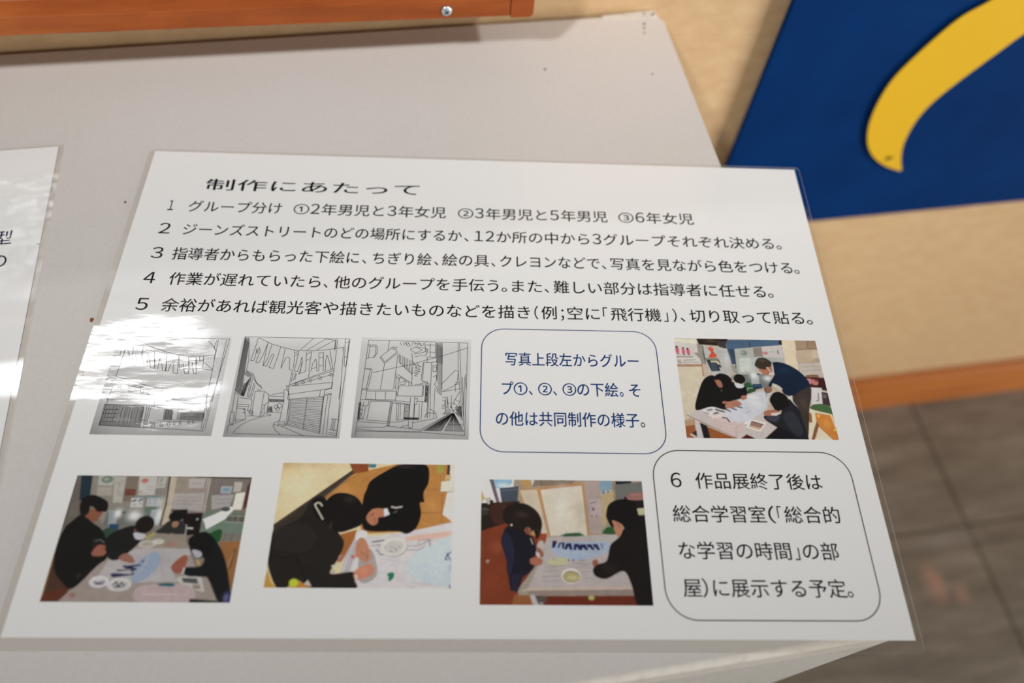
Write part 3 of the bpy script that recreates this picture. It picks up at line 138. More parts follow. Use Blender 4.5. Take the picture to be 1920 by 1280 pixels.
def mix(m, fac, a, b2, mode='MIX'):
    N, L, b = nodes_of(m)
    x = N.new('ShaderNodeMix')
    x.data_type = 'RGBA'
    x.blend_type = mode
    for s, v in ((x.inputs[0], fac), (x.inputs[6], a), (x.inputs[7], b2)):
        if hasattr(v, 'is_linked'):
            L.new(v, s)
        elif isinstance(v, (int, float)):
            s.default_value = v
        else:
            s.default_value = rgba(v)
    return x.outputs[2]


def bump(m, fac, strength, dist):
    N, L, b = nodes_of(m)
    n = N.new('ShaderNodeBump')
    n.inputs['Strength'].default_value = strength
    n.inputs['Distance'].default_value = dist
    L.new(fac, n.inputs['Height'])
    L.new(n.outputs[0], b.inputs['Normal'])


def link_mesh(name, verts, faces, mats, parent=None, mi=None, smooth=False):
    me = bpy.data.meshes.new(name)
    me.from_pydata([tuple(map(float, v)) for v in verts], [], faces)
    for m in (mats if isinstance(mats, (list, tuple)) else [mats]):
        me.materials.append(m)
    if mi is not None:
        me.polygons.foreach_set('material_index', mi)
    if smooth:
        me.polygons.foreach_set('use_smooth', [True] * len(me.polygons))
    me.update()
    o = bpy.data.objects.new(name, me)
    COL.objects.link(o)
    if parent is not None:
        o.parent = parent
    return o


def from_bm(name, bm, m, parent=None, smooth=False):
    me = bpy.data.meshes.new(name)
    bmesh.ops.recalc_face_normals(bm, faces=bm.faces[:])
    bm.to_mesh(me)
    bm.free()
    me.materials.append(m)
    if smooth:
        me.polygons.foreach_set('use_smooth', [True] * len(me.polygons))
    o = bpy.data.objects.new(name, me)
    COL.objects.link(o)
    if parent is not None:
        o.parent = parent
    return o


def box(name, x0, x1, y0, y1, z0, z1, m, parent=None, bev=0.0):
    bm = bmesh.new()
    bmesh.ops.create_cube(bm, size=1)
    for v in bm.verts:
        v.co = Vector(((x0 + x1) / 2 + v.co.x * (x1 - x0), (y0 + y1) / 2 + v.co.y * (y1 - y0), (z0 + z1) / 2 + v.co.z * (z1 - z0)))
    if bev:
        bmesh.ops.bevel(bm, geom=bm.edges[:], offset=bev, segments=3, profile=0.5, affect='EDGES')
    return from_bm(name, bm, m, parent)


def prism(name, pts, axis, a0, a1, m, parent=None, bev=0.0):
    """Outline pts (two coordinates) extruded along axis ('x','y','z') from a0 to a1."""
    bm = bmesh.new()

    def mk(p, a):
        return {'x': (a, p[0], p[1]), 'y': (p[0], a, p[1]), 'z': (p[0], p[1], a)}[axis]
    f0 = bm.faces.new([bm.verts.new(mk(p, a0)) for p in pts])
    r = bmesh.ops.extrude_face_region(bm, geom=[f0])
    d = Vector(mk((0, 0), a1 - a0))
    bmesh.ops.translate(bm, verts=[v for v in r['geom'] if isinstance(v, bmesh.types.BMVert)], vec=d)
    if bev:
        bmesh.ops.bevel(bm, geom=bm.edges[:], offset=bev, segments=2, profile=0.5, affect='EDGES')
    return from_bm(name, bm, m, parent)


def thing(name, label, cat, loc=(0, 0, 0), rot=(0, 0, 0), group=None):
    o = bpy.data.objects.new(name, None)
    COL.objects.link(o)
    o.location, o.rotation_euler = loc, rot
    o.empty_display_size = 0.02
    o['label'], o['category'] = label, cat
    if group:
        o['group'] = group
    return o


def struct(o):
    o['kind'] = 'structure'
    return o


def spline(pts, n=6, closed=True):
    P = [np.array(p, float) for p in pts]
    out, k = [], len(P)
    for i in range(k if closed else k - 1):
        a, b, c, d = P[(i - 1) % k], P[i], P[(i + 1) % k], P[(i + 2) % k]
        if not closed:
            a = P[max(i - 1, 0)]
            d = P[min(i + 2, k - 1)]
        for t in np.linspace(0, 1, n, endpoint=False):
            out.append(0.5 * ((2 * b) + (c - a) * t + (2 * a - 5 * b + 4 * c - d) * t * t + (3 * b - a - 3 * c + d) * t ** 3))
    if not closed:
        out.append(P[-1])
    return np.array(out)


# ------------------------------------------------------------------ materials
m_wall = mat('tan_fibre_board', (186, 152, 114), 0.85, 0.1)
v = coords(m_wall, (1, 1, 2.2))
c1 = ramp(m_wall, noise(m_wall, v, 55, 6, 0.7), [(0.30, (184, 149, 110)), (0.52, (196, 164, 126)), (0.74, (208, 180, 143))])
c2 = ramp(m_wall, noise(m_wall, v, 6, 3), [(0.35, (196, 165, 127)), (0.65, (202, 171, 128))])
nodes_of(m_wall)[1].new(mix(m_wall, 0.35, c1, c2), nodes_of(m_wall)[2].inputs['Base Color'])
bump(m_wall, noise(m_wall, coords(m_wall, (1, 1, 3)), 300, 4), 0.5, 0.0006)

m_wood = mat('orange_brown_wood', (143, 72, 31), 0.38, 0.22)
v = coords(m_wood, (1.2, 7, 9))
w1 = noise(m_wood, v, 9, 6, 0.6)
wc = ramp(m_wood, w1, [(0.30, (120, 57, 21)), (0.50, (142, 71, 29)), (0.72, (160, 88, 39))])
nodes_of(m_wood)[1].new(wc, nodes_of(m_wood)[2].inputs['Base Color'])

m_skirt = mat('skirting_wood', (180, 107, 47), 0.45, 0.3)
v = coords(m_skirt, (1, 8, 10))
nodes_of(m_skirt)[1].new(ramp(m_skirt, noise(m_skirt, v, 5, 5), [(0.3, (165, 91, 37)), (0.7, (190, 117, 53))]), nodes_of(m_skirt)[2].inputs['Base Color'])

m_floor = mat('brown_vinyl_tile', (166, 147, 125), 0.42, 0.35)
N, L, B = nodes_of(m_floor)
v = coords(m_floor, (3, 16, 1))
streak = ramp(m_floor, noise(m_floor, v, 3.2, 6, 0.65), [(0.30, (110, 101, 91)), (0.5, (128, 120, 109)), (0.72, (149, 142, 132))])
tc = N.new('ShaderNodeTexCoord')
br = N.new('ShaderNodeTexBrick')
br.offset = 0.0
br.inputs['Scale'].default_value = 1.0
br.inputs['Brick Width'].default_value = 0.30
br.inputs['Row Height'].default_value = 0.30
br.inputs['Mortar Size'].default_value = 0.0022
br.inputs['Mortar Smooth'].default_value = 0.2
br.inputs['Bias'].default_value = 0.0
br.inputs['Color1'].default_value = (0.92, 0.92, 0.92, 1)
br.inputs['Color2'].default_value = (1.06, 1.05, 1.04, 1)
br.inputs['Mortar'].default_value = (0.42, 0.40, 0.38, 1)
mp = N.new('ShaderNodeMapping')
mp.inputs['Location'].default_value = (-0.467, 0.167, 0)
L.new(tc.outputs['Object'], mp.inputs['Vector'])
L.new(mp.outputs[0], br.inputs['Vector'])
tile = mix(m_floor, 1.0, streak, br.outputs['Color'], 'MULTIPLY')
for (sx_, sy_, rx_, ry_, colr, amt) in ((0.398, -0.225, 0.016, 0.030, (176, 140, 122), 0.75), (0.424, -0.240, 0.012, 0.016, (170, 138, 120), 0.6), (0.43, -0.18, 0.06, 0.012, (150, 142, 136), 0.5)):
    mp2 = N.new('ShaderNodeMapping')                     # pale pinkish and grey patches on the tiles
    mp2.inputs['Location'].default_value = (-sx_ / rx_, -sy_ / ry_, 0)
    mp2.inputs['Scale'].default_value = (1 / rx_, 1 / ry_, 0)
    L.new(tc.outputs['Object'], mp2.inputs['Vector'])
    g_ = N.new('ShaderNodeTexGradient')
    g_.gradient_type = 'SPHERICAL'
    L.new(mp2.outputs[0], g_.inputs[0])
    nz = noise(m_floor, coords(m_floor), 90, 3)
    k_ = N.new('ShaderNodeMath')
    k_.operation = 'MULTIPLY'
    L.new(g_.outputs['Fac'], k_.inputs[0])
    L.new(nz, k_.inputs[1])
    k2 = N.new('ShaderNodeMath')
    k2.operation = 'MULTIPLY'
    k2.use_clamp = True
    k2.inputs[1].default_value = amt * 3
    L.new(k_.outputs[0], k2.inputs[0])
    tile = mix(m_floor, k2.outputs[0], tile, colr)
L.new(tile, B.inputs['Base Color'])

m_top = mat('warm_grey_laminate', (208, 203, 199), 0.55, 0.25)
v = coords(m_top)
g1 = ramp(m_top, noise(m_top, v, 900, 3, 0.7), [(0.25, (198, 193, 187)), (0.75, (214, 210, 207))])
g2 = ramp(m_top, noise(m_top, v, 9, 3), [(0.35, (205, 201, 195)), (0.65, (210, 204, 204))])
nodes_of(m_top)[1].new(mix(m_top, 0.5, g1, g2), nodes_of(m_top)[2].inputs['Base Color'])
bump(m_top, noise(m_top, v, 1400, 2), 0.25, 0.0002)
m_front = mat('pale_grey_panel', (196, 192, 186), 0.5, 0.25)
v = coords(m_front)
nodes_of(m_front)[1].new(ramp(m_front, noise(m_front, v, 300, 4), [(0.3, (188, 184, 178)), (0.7, (202, 198, 192))]), nodes_of(m_front)[2].inputs['Base Color'])
m_edge = mat('worn_edge_strip', (212, 205, 196), 0.45, 0.3)
v = coords(m_edge)
nodes_of(m_edge)[1].new(ramp(m_edge, noise(m_edge, v, 130, 5, 0.7), [(0.33, (190, 180, 168)), (0.43, (211, 204, 195)), (0.75, (219, 213, 205))]), nodes_of(m_edge)[2].inputs['Base Color'])
bump(m_edge, noise(m_edge, v, 220, 4), 0.5, 0.0006)

m_paper = mat('white_paper', (240, 241, 242), 0.75, 0.1)
m_ink = mat('black_ink', (16, 15, 17), 0.7, 0.1)
m_navy = mat('navy_ink', (18, 58, 120), 0.7, 0.1)
m_darknavy = mat('blue_black_ink', (22, 26, 58), 0.7, 0.1)
m_pencil = mat('printed_line_ink', (62, 58, 60), 0.7, 0.1)
m_stain = mat('brown_spot', (140, 86, 48), 0.6, 0.2)
m_speck = mat('dark_speck', (110, 100, 92), 0.7, 0.1)
m_blue = mat('blue_painted_board', (0, 41, 91), 0.75, 0.06)
v = coords(m_blue)
nodes_of(m_blue)[1].new(ramp(m_blue, noise(m_blue, v, 14, 4), [(0.35, (0, 38, 87)), (0.65, (0, 44, 96))]), nodes_of(m_blue)[2].inputs['Base Color'])
bump(m_blue, noise(m_blue, v, 500, 3), 0.2, 0.0004)
m_yellow = mat('yellow_card', (211, 166, 30), 0.6, 0.2)
v = coords(m_yellow)
nodes_of(m_yellow)[1].new(ramp(m_yellow, noise(m_yellow, v, 700, 3), [(0.3, (206, 161, 26)), (0.7, (215, 172, 34))]), nodes_of(m_yellow)[2].inputs['Base Color'])
m_smudge = mat('brown_smudge', (96, 72, 20), 0.8, 0.1)
m_picture = mat('dark_glossy_picture', (48, 40, 36), 0.16, 0.5)
v = coords(m_picture, (3, 1, 9))
nodes_of(m_picture)[1].new(ramp(m_picture, noise(m_picture, v, 14, 5), [(0.35, (30, 24, 22)), (0.55, (62, 54, 48)), (0.75, (112, 104, 96))]), nodes_of(m_picture)[2].inputs['Base Color'])
bump(m_picture, noise(m_picture, v, 10, 3), 0.5, 0.004)
m_metal = mat('zinc_screw', (196, 204, 208), 0.3, 0.5)
m_metal.node_tree.nodes['Principled BSDF'].inputs['Metallic'].default_value = 0.7
m_slot = mat('screw_recess', (60, 62, 64), 0.6, 0.2)
m_dark = mat('dark_plinth', (60, 54, 50), 0.7, 0.1)


def film_material(name, wave, fine):
    """Clear laminating film: a Fresnel mirror over full transparency, its surface gently rippled."""
    m = bpy.data.materials.new(name)
    m.use_nodes = True
    N, L = m.node_tree.nodes, m.node_tree.links
    N.remove(N['Principled BSDF'])
    out = N['Material Output']
    tr = N.new('ShaderNodeBsdfTransparent')
    tr.inputs[0].default_value = (0.99, 0.985, 0.975, 1)
    gl = N.new('ShaderNodeBsdfGlossy')
    gl.inputs['Roughness'].default_value = 0.065 if wave else 0.03
    gl.inputs['Color'].default_value = (1, 1, 1, 1)
    fr = N.new('ShaderNodeFresnel')
    geo = N.new('ShaderNodeNewGeometry')
    ior = N.new('ShaderNodeMapRange')          # same reflectance from either side of the thin film
    ior.inputs['To Min'].default_value = 1.5
    ior.inputs['To Max'].default_value = 1 / 1.5
    L.new(geo.outputs['Backfacing'], ior.inputs['Value'])
    L.new(ior.outputs[0], fr.inputs['IOR'])
    mx = N.new('ShaderNodeMixShader')
    L.new(fr.outputs[0], mx.inputs[0])
    L.new(tr.outputs[0], mx.inputs[1])
    L.new(gl.outputs[0], mx.inputs[2])
    L.new(mx.outputs[0], out.inputs['Surface'])
    if wave:
        tc = N.new('ShaderNodeTexCoord')
        mp = N.new('ShaderNodeMapping')
        mp.inputs['Scale'].default_value = (0.55, 1.5, 1)
        mp.inputs['Rotation'].default_value = (0, 0, 0.15)
        L.new(tc.outputs['Object'], mp.inputs['Vector'])
        n1 = N.new('ShaderNodeTexNoise')
        n1.inputs['Scale'].default_value = 55
        n1.inputs['Detail'].default_value = 1.5
        L.new(mp.outputs[0], n1.inputs['Vector'])
        n2 = N.new('ShaderNodeTexNoise')
        n2.inputs['Scale'].default_value = 300
        n2.inputs['Detail'].default_value = 2
        L.new(mp.outputs[0], n2.inputs['Vector'])
        b1 = N.new('ShaderNodeBump')
        b1.inputs['Strength'].default_value = 1
        b1.inputs['Distance'].default_value = wave
        L.new(n1.outputs['Fac'], b1.inputs['Height'])
        # a shallow hollow where the film has pulled in over the first drawing
        mp0 = N.new('ShaderNodeMapping')
        mp0.inputs['Location'].default_value = (2.05, 0.29, 0)
        mp0.inputs['Scale'].default_value = (18, 25, 1)
        L.new(tc.outputs['Object'], mp0.inputs['Vector'])
        gr = N.new('ShaderNodeTexGradient')
        gr.gradient_type = 'SPHERICAL'
        L.new(mp0.outputs[0], gr.inputs[0])
        sm = N.new('ShaderNodeMapRange')
        sm.interpolation_type = 'SMOOTHSTEP'
        L.new(gr.outputs['Fac'], sm.inputs['Value'])
        b0 = N.new('ShaderNodeBump')
        b0.invert = True
        b0.inputs['Distance'].default_value = 0.00062
        L.new(sm.outputs[0], b0.inputs['Height'])
        # and a small dimple over the third drawing
        mp3 = N.new('ShaderNodeMapping')
        mp3.inputs['Location'].default_value = (0.022 / 0.010, -0.003 / 0.009, 0)
        mp3.inputs['Scale'].default_value = (1 / 0.010, 1 / 0.009, 1)
        L.new(tc.outputs['Object'], mp3.inputs['Vector'])
        g3 = N.new('ShaderNodeTexGradient')
        g3.gradient_type = 'SPHERICAL'
        L.new(mp3.outputs[0], g3.inputs[0])
        s3 = N.new('ShaderNodeMapRange')
        s3.interpolation_type = 'SMOOTHSTEP'
        L.new(g3.outputs['Fac'], s3.inputs['Value'])
        n3 = N.new('ShaderNodeTexNoise')
        n3.inputs['Scale'].default_value = 340
        L.new(tc.outputs['Object'], n3.inputs['Vector'])
        h3 = N.new('ShaderNodeMath')
        h3.operation = 'MULTIPLY'
        L.new(s3.outputs[0], h3.inputs[0])
        L.new(n3.outputs['Fac'], h3.inputs[1])
        b3 = N.new('ShaderNodeBump')
        b3.inputs['Distance'].default_value = 0.0012
        L.new(h3.outputs[0], b3.inputs['Height'])
        L.new(b0.outputs[0], b3.inputs['Normal'])
        L.new(b3.outputs[0], b1.inputs['Normal'])
        b2 = N.new('ShaderNodeBump')
        b2.inputs['Strength'].default_value = 1
        b2.inputs['Distance'].default_value = fine
        L.new(n2.outputs['Fac'], b2.inputs['Height'])
        L.new(b1.outputs[0], b2.inputs['Normal'])
        L.new(b2.outputs[0], gl.inputs['Normal'])
    return m


m_film = film_material('rippled_clear_film', 0.00026, 0.000022)
m_film_flat = film_material('clear_film', 0.0, 0.0)
m_filmedge = bpy.data.materials.new('cut_film_edge')
m_filmedge.use_nodes = True
N, L, B = nodes_of(m_filmedge)
B.inputs['Base Color'].default_value = (0.8, 0.78, 0.75, 1)
B.inputs['Alpha'].default_value = 0.55
B.inputs['Roughness'].default_value = 0.3

# ------------------------------------------------------------------ setting
WY = 0.0035
floor = struct(box('floor', -2.6, 3.2, -2.6, WY + 0.12, -0.05, 0.0, m_floor))
wall = struct(box('wall_back', -2.6, 3.2, WY, WY + 0.12, 0.0, T + 0.195, m_wall))  # unseen top kept low so the added lamp reflects in the film
cap = struct(box('trim_1', -2.6, 3.2, WY - 0.004, WY + 0.124, T + 0.195, T + 0.213, m_skirt, None, 0.003))
skirt = struct(box('baseboard_back', -2.6, 3.2, -0.006, WY, 0.0, 0.0805, m_skirt, None, 0.002))

# ------------------------------------------------------------------ cabinet
D = 0.3237
XL = -1.30
cab = thing('cabinet', 'low pale grey cabinet standing against the tan wall, white laminated notices on its top', 'cabinet', (0, 0, 0))
outline = [(XL, -D + 0.0025), (0, -D + 0.0025), (0, -0.0069), (-0.0012, -0.0040), (-0.0028, -0.0016), (-0.0034, 0.0002), (XL, 0.0002)]
prism('top', outline, 'z', T - 0.020, T, m_top, cab)
R0 = 0.0025
arc = [(-D + 0.0025, T - 0.020), (-D + 0.0025, T)] + [(-D + R0 - R0 * math.sin(a), T - R0 + R0 * math.cos(a)) for a in np.linspace(0.15, math.pi / 2, 6)] + [(-D, T - 0.020)]
prism('edge_band', arc, 'x', XL, 0.0, m_edge, cab)
box('front_panel', XL, 0.0, -D, -D + 0.016, 0.06, T - 0.0201, m_front, cab)
box('side_panel', -0.018, 0.0, -D + 0.0161, -0.008, 0.0, T - 0.0201, m_front, cab)
box('side_panel', XL, XL + 0.018, -D + 0.0161, -0.008, 0.0, T - 0.0201, m_front, cab)
box('plinth', XL + 0.018, -0.018, -D + 0.03, -D + 0.045, 0.0, 0.06, m_dark, cab)
# worn strip of exposed board at the back right corner
chip = [(-0.0332, -0.0014), (-0.0330, 0.0010), (-0.0290, 0.0014), (-0.0240, 0.0018), (-0.0190, 0.0022), (-0.0140, 0.0025), (-0.0090, 0.0027), (-0.0045, 0.0031), (-0.0030, 0.0028), (-0.0027, -0.0020), (-0.0060, -0.0026), (-0.0120, -0.0022), (-0.0180, -0.0026), (-0.0250, -0.0018)]
prism('chipped_edge', chip, 'z', T - 0.004, T + 0.0004, m_edge, cab)


def spot(name, x, y, rx, ry, m, parent, z):
    n = 14
    pts = [(x + rx * math.cos(a) * (1 + 0.15 * math.sin(3 * a)), y + ry * math.sin(a)) for a in np.linspace(0, 2 * math.pi, n, endpoint=False)]
    return prism(name, pts, 'z', z - 0.0002, z + 0.00012, m, parent)


sp = spot('stain', -0.2768, -0.1632, 0.00075, 0.0011, m_stain, cab, T)
sp['label'] = 'small brown round spot'
for (x, y, r) in ((-0.0712, -0.0372, 0.0006), (-0.2697, -0.1029, 0.0005), (-0.0168, -0.0464, 0.00045), (-0.0113, -0.0072, 0.0007), (-0.0122, -0.0106, 0.0006), (-0.0131, -0.0145, 0.0005)):
    spot('speck', x, y, r, r * 1.4, m_speck, cab, T)
for (x, y) in ((-0.0096, 0.0007), (-0.0043, 0.0004), (-0.0052, -0.0008)):
    spot('speck', x, y, 0.0007, 0.0006, m_speck, cab, T + 0.0004)

# ------------------------------------------------------------------ framed picture on the wall
fr = thing('picture_frame', 'orange-brown wooden frame with dark picture hanging just above the cabinet top', 'picture frame', (-0.0792, -0.035, T + 0.0300), (0, 0.0243, 0))
FW, FH, FD = 0.95, 0.145, 0.0365
prof = [(0.0008, 0.0), (0.0, 0.0008), (0.0, 0.0090), (0.0004, 0.0096), (0.0030, 0.0150), (0.0034, 0.0155), (FD, 0.0155), (FD, 0.0)]
rail = prism('rail', prof, 'x', -FW + 0.011, -0.0113, m_wood, fr)
proft = [(a, FH - b) for a, b in prof]
prism('rail', proft, 'x', -FW + 0.011, -0.0113, m_wood, fr)
for x0, x1 in ((-0.011, 0.0), (-FW, -FW + 0.0107)):
    prism('stile', [(x0, -0.0003), (x1 - 0.002, -0.0003), (x1 - 0.0006, 0.0002), (x1, 0.0016), (x1, FH), (x0, FH)], 'y', -0.0004, FD, m_wood, fr, 0.0003)
box('picture', -FW + 0.011, -0.011, 0.006, 0.012, 0.0155, FH - 0.0155, m_picture, fr)
bm = bmesh.new()
bmesh.ops.create_uvsphere(bm, u_segments=20, v_segments=10, radius=0.0026)
for vv in bm.verts:
    vv.co = Vector((vv.co.x, max(-0.0011, vv.co.z * 0.45) if vv.co.z < 0 else vv.co.z * 0.2, vv.co.y))
    vv.co += Vector((-0.0412, -0.0002, 0.0046))
screw = from_bm('screw', bm, m_metal, fr, True)
screw['label'] = 'round silver screw head'
for a in (0.6, 0.6 + math.pi / 2):
    c, s = math.cos(a) * 0.0012, math.sin(a) * 0.0012
    wx, wz = -s * 0.22, c * 0.22
    prism('recess', [(-0.0412 + c + wx, 0.0046 + s + wz), (-0.0412 - c + wx, 0.0046 - s + wz), (-0.0412 - c - wx, 0.0046 - s - wz), (-0.0412 + c - wx, 0.0046 + s - wz)], 'y', -0.0016, -0.0008, m_slot, screw)

# ------------------------------------------------------------------ blue board with a yellow cut-out
bb = thing('display_board', 'deep blue board with a yellow curved cut-out hanging on the tan wall beside the cabinet', 'board', (0.0718, -0.0065, T - 0.1910))
box('panel', 0.0, 0.62, 0.0, 0.004, 0.0, 0.372, m_blue, bb, 0.0005)
for x, z in ((0.12, 0.10), (0.50, 0.10), (0.12, 0.28), (0.50, 0.28)):
    box('spacer', x - 0.02, x + 0.02, 0.004, 0.0100, z - 0.02, z + 0.02, m_dark, bb)
yl = [(380, 80), (324, 74), (276, 60), (242, 44), (216, 25), (191.4, 3.0), (177.2, -8.8), (165.4, -30.1), (158.0, -49.5), (157.0, -67.9), (159.8, -86.5), (165.5, -101.6), (172.3, -112.4), (181.7, -122.2), (194.2, -130.8), (207.9, -137.1)]
yl2 = [(208.5, -135.3), (203.0, -126.4), (196.7, -111.7), (194.1, -98.0), (193.9, -84.4), (197.0, -71.7), (203.5, -59.1), (211.1, -47.1), (219.2, -35.0), (228.1, -22.2), (246, -2), (268, 15), (300, 36), (340, 56), (380, 78)]
oy = np.vstack([spline(yl, 5, False), spline(yl2, 5, False)])
oy = [((x / 1000 - 0.0718), (z / 1000 + 0.1910)) for x, z in oy]
cut = prism('cutout', oy, 'y', -0.0030, -0.0022, m_yellow, bb)
cut['label'] = 'yellow curved card shape'
for x, z in ((0.170, -0.075), (0.190, -0.030), (0.240, 0.015), (0.300, 0.050)):
    box('pad', x - 0.0768, x - 0.0668, -0.0022, 0.0, z + 0.1860, z + 0.1960, m_dark, bb)
sm = [(0.1915 + 0.0030 * math.cos(a) * (1 + 0.3 * math.sin(4 * a)) - 0.0718, -0.1220 + 0.0019 * math.sin(a) * (1 + 0.25 * math.cos(3 * a)) + 0.1910) for a in np.linspace(0, 2 * math.pi, 18, endpoint=False)]
prism('smudge', sm, 'y', -0.00315, -0.0029, m_smudge, cut)


# ------------------------------------------------------------------ printed matter
GLYPHS = {}


def glyph(ch):
    """Outline of one character as flat triangles, from Blender's built-in lettering."""
    if ch not in GLYPHS:
        c = bpy.data.curves.new('type', 'FONT')
        c.body = ch
        c.size = 1.0
        c.resolution_u = 4
        o = bpy.data.objects.new('type', c)
        COL.objects.link(o)
        me = bpy.data.meshes.new_from_object(o.evaluated_get(bpy.context.evaluated_depsgraph_get()))
        bpy.data.objects.remove(o)
        P = np.empty(len(me.vertices) * 3)
        me.vertices.foreach_get('co', P)
        GLYPHS[ch] = (P.reshape(-1, 3)[:, :2].copy(), [list(p.vertices) for p in me.polygons])
        bpy.data.meshes.remove(me)
    return GLYPHS[ch]


DIGITS = '１２３４５６'


def text_mesh(name, segs, base, em, m, parent, z, offs=0.0):
    """Lettering as one flat mesh: each run of characters is set to its own width on the line."""
    V, F = [], []
    for s, x0, x1 in segs:
        pts, fcs, pen, k = [], [], 0.0, 0
        for ch in s:
            P, fc = glyph(ch)
            adv = 0.70 if ch in DIGITS else 1.0
            Q = P.copy()
            Q[:, 0] += pen - (1.0 - adv) / 2
            if ch in DIGITS:
                Q[:, 1] *= 1.10
            for d in ((-offs, offs * 0.6), (offs, -offs * 0.6)):      # stroke weight: two prints a hair apart
                pts.append(np.c_[Q + np.array(d), np.full(len(Q), 0.000004 if d[0] > 0 else 0.0)])
                fcs += [[i + k for i in f] for f in fc]
                k += len(Q)
            pen += adv
        P = np.vstack(pts)
        a, c = P[:, 0].min(), P[:, 0].max()
        X = x0 + (P[:, 0] - a) / (c - a) * (x1 - x0)
        Y = base + P[:, 1] * em
        n = len(V)
        V += [(x / 1000, y / 1000, z + dz) for x, y, dz in zip(X, Y, P[:, 2])]
        F += [[i + n for i in f] for f in fcs]
    return link_mesh(name, V, F, m, parent)


SS = 2


def raster(ops, W, H):
    """Paints the printed photograph: shapes in 0..1000 coordinates, right and down."""
    w, h = W * SS, H * SS
    img = np.zeros((h, w, 3)) + 0.5
    sx, sy = w / 1000.0, h / 1000.0

    def fill(P, col):
        x0, x1 = max(int(P[:, 0].min()) - 1, 0), min(int(P[:, 0].max()) + 2, w)
        y0, y1 = max(int(P[:, 1].min()) - 1, 0), min(int(P[:, 1].max()) + 2, h)
        if x1 <= x0 or y1 <= y0:
            return
        gx = np.arange(x0, x1)[None, :] + 0.5
        gy = np.arange(y0, y1)[:, None] + 0.5
        ins = np.zeros((y1 - y0, x1 - x0), bool)
        for a, b in zip(P, np.roll(P, -1, 0)):
            if a[1] == b[1]:
                continue
            ins ^= ((a[1] > gy) != (b[1] > gy)) & (gx < (b[0] - a[0]) * (gy - a[1]) / (b[1] - a[1]) + a[0])
        img[y0:y1, x0:x1][ins] = col
    for o in ops:
        col = lin(o[1])
        if o[0] == 'p':
            P = np.array(o[2], float)
            if o[3]:
                P = spline(P, 4)
            fill(P * [sx, sy], col)
        elif o[0] == 'e':
            t = np.linspace(0, 2 * math.pi, 40, endpoint=False)
            a = math.radians(o[6])
            ex, ey = o[4] * np.cos(t) * sx, o[5] * np.sin(t) * sy
            fill(np.stack([o[2] * sx + ex * math.cos(a) - ey * math.sin(a), o[3] * sy + ex * math.sin(a) + ey * math.cos(a)], 1), col)
        elif o[0] == 'l':
            P = np.array(o[3], float) * [sx, sy]
            hw = o[2] * sx / 2
            for a, b in zip(P[:-1], P[1:]):
                d = (b - a) / (np.linalg.norm(b - a) + 1e-9)
                n = np.array([-d[1], d[0]]) * hw
                a2, b2 = a - d * hw * 0.5, b + d * hw * 0.5
                fill(np.array([a2 + n, b2 + n, b2 - n, a2 - n]), col)
        else:
            gx = (np.arange(w)[None, :] + 0.5) / sx
            gy = (np.arange(h)[:, None] + 0.5) / sy
            q = ((gx - o[2]) / o[4]) ** 2 + ((gy - o[3]) / o[5]) ** 2
            al = (np.exp(-q * 1.2) * o[6])[..., None]
            img[:] = img * (1 - al) + col * al
    img = img.reshape(H, SS, W, SS, 3).mean((1, 3))
    k = np.array([0.22, 0.56, 0.22])
    p = np.pad(img, ((1, 1), (1, 1), (0, 0)), 'edge')
    img = sum(k[i] * p[i:i + H, 1:-1] for i in range(3))
    p = np.pad(img, ((0, 0), (1, 1), (0, 0)), 'edge')
    img = sum(k[i] * p[:, i:i + W] for i in range(3))
    rng = np.random.default_rng(3)
    mott = np.zeros((H, W))
    for cells, amp in ((14, 0.10), (34, 0.10), (80, 0.07)):      # printed mottle, coarse to fine
        n = rng.normal(0, 1, (cells + 2, cells + 2))
        yy, xx = np.linspace(0, cells, H), np.linspace(0, cells, W)
        iy, ix = yy.astype(int), xx.astype(int)
        fy, fx = (yy - iy)[:, None], (xx - ix)[None, :]
        q = (n[iy][:, ix] * (1 - fy) * (1 - fx) + n[iy + 1][:, ix] * fy * (1 - fx) + n[iy][:, ix + 1] * (1 - fy) * fx + n[iy + 1][:, ix + 1] * fy * fx)
        mott += amp * q
    return np.clip(img * (1 + mott[..., None] * 0.3 + rng.normal(0, 0.05, (H, W, 1))), 0, 1)


PRINT_GAIN = 1.18      # paper albedo over the brightness white paper has in the picture


def print_material(name):
    m = mat(name, (128, 128, 128), 0.75, 0.1)
    N, L, B = nodes_of(m)
    a = N.new('ShaderNodeVertexColor')
    a.layer_name = 'print'
    L.new(a.outputs['Color'], B.inputs['Base Color'])
    return m


m_print = print_material('printed_photograph')


def grid(img, x0, y0, x1, y1, z):
    H, W = img.shape[:2]
    xs, ys = np.linspace(x0, x1, W) / 1000, np.linspace(y0, y1, H) / 1000
    X, Y = np.meshgrid(xs, ys)
    V = np.stack([X, Y, np.full_like(X, z)], -1).reshape(-1, 3)
    i = np.arange(H * W).reshape(H, W)
    F = np.stack([i[1:, :-1], i[1:, 1:], i[:-1, 1:], i[:-1, :-1]], -1).reshape(-1, 4)
    return V, F


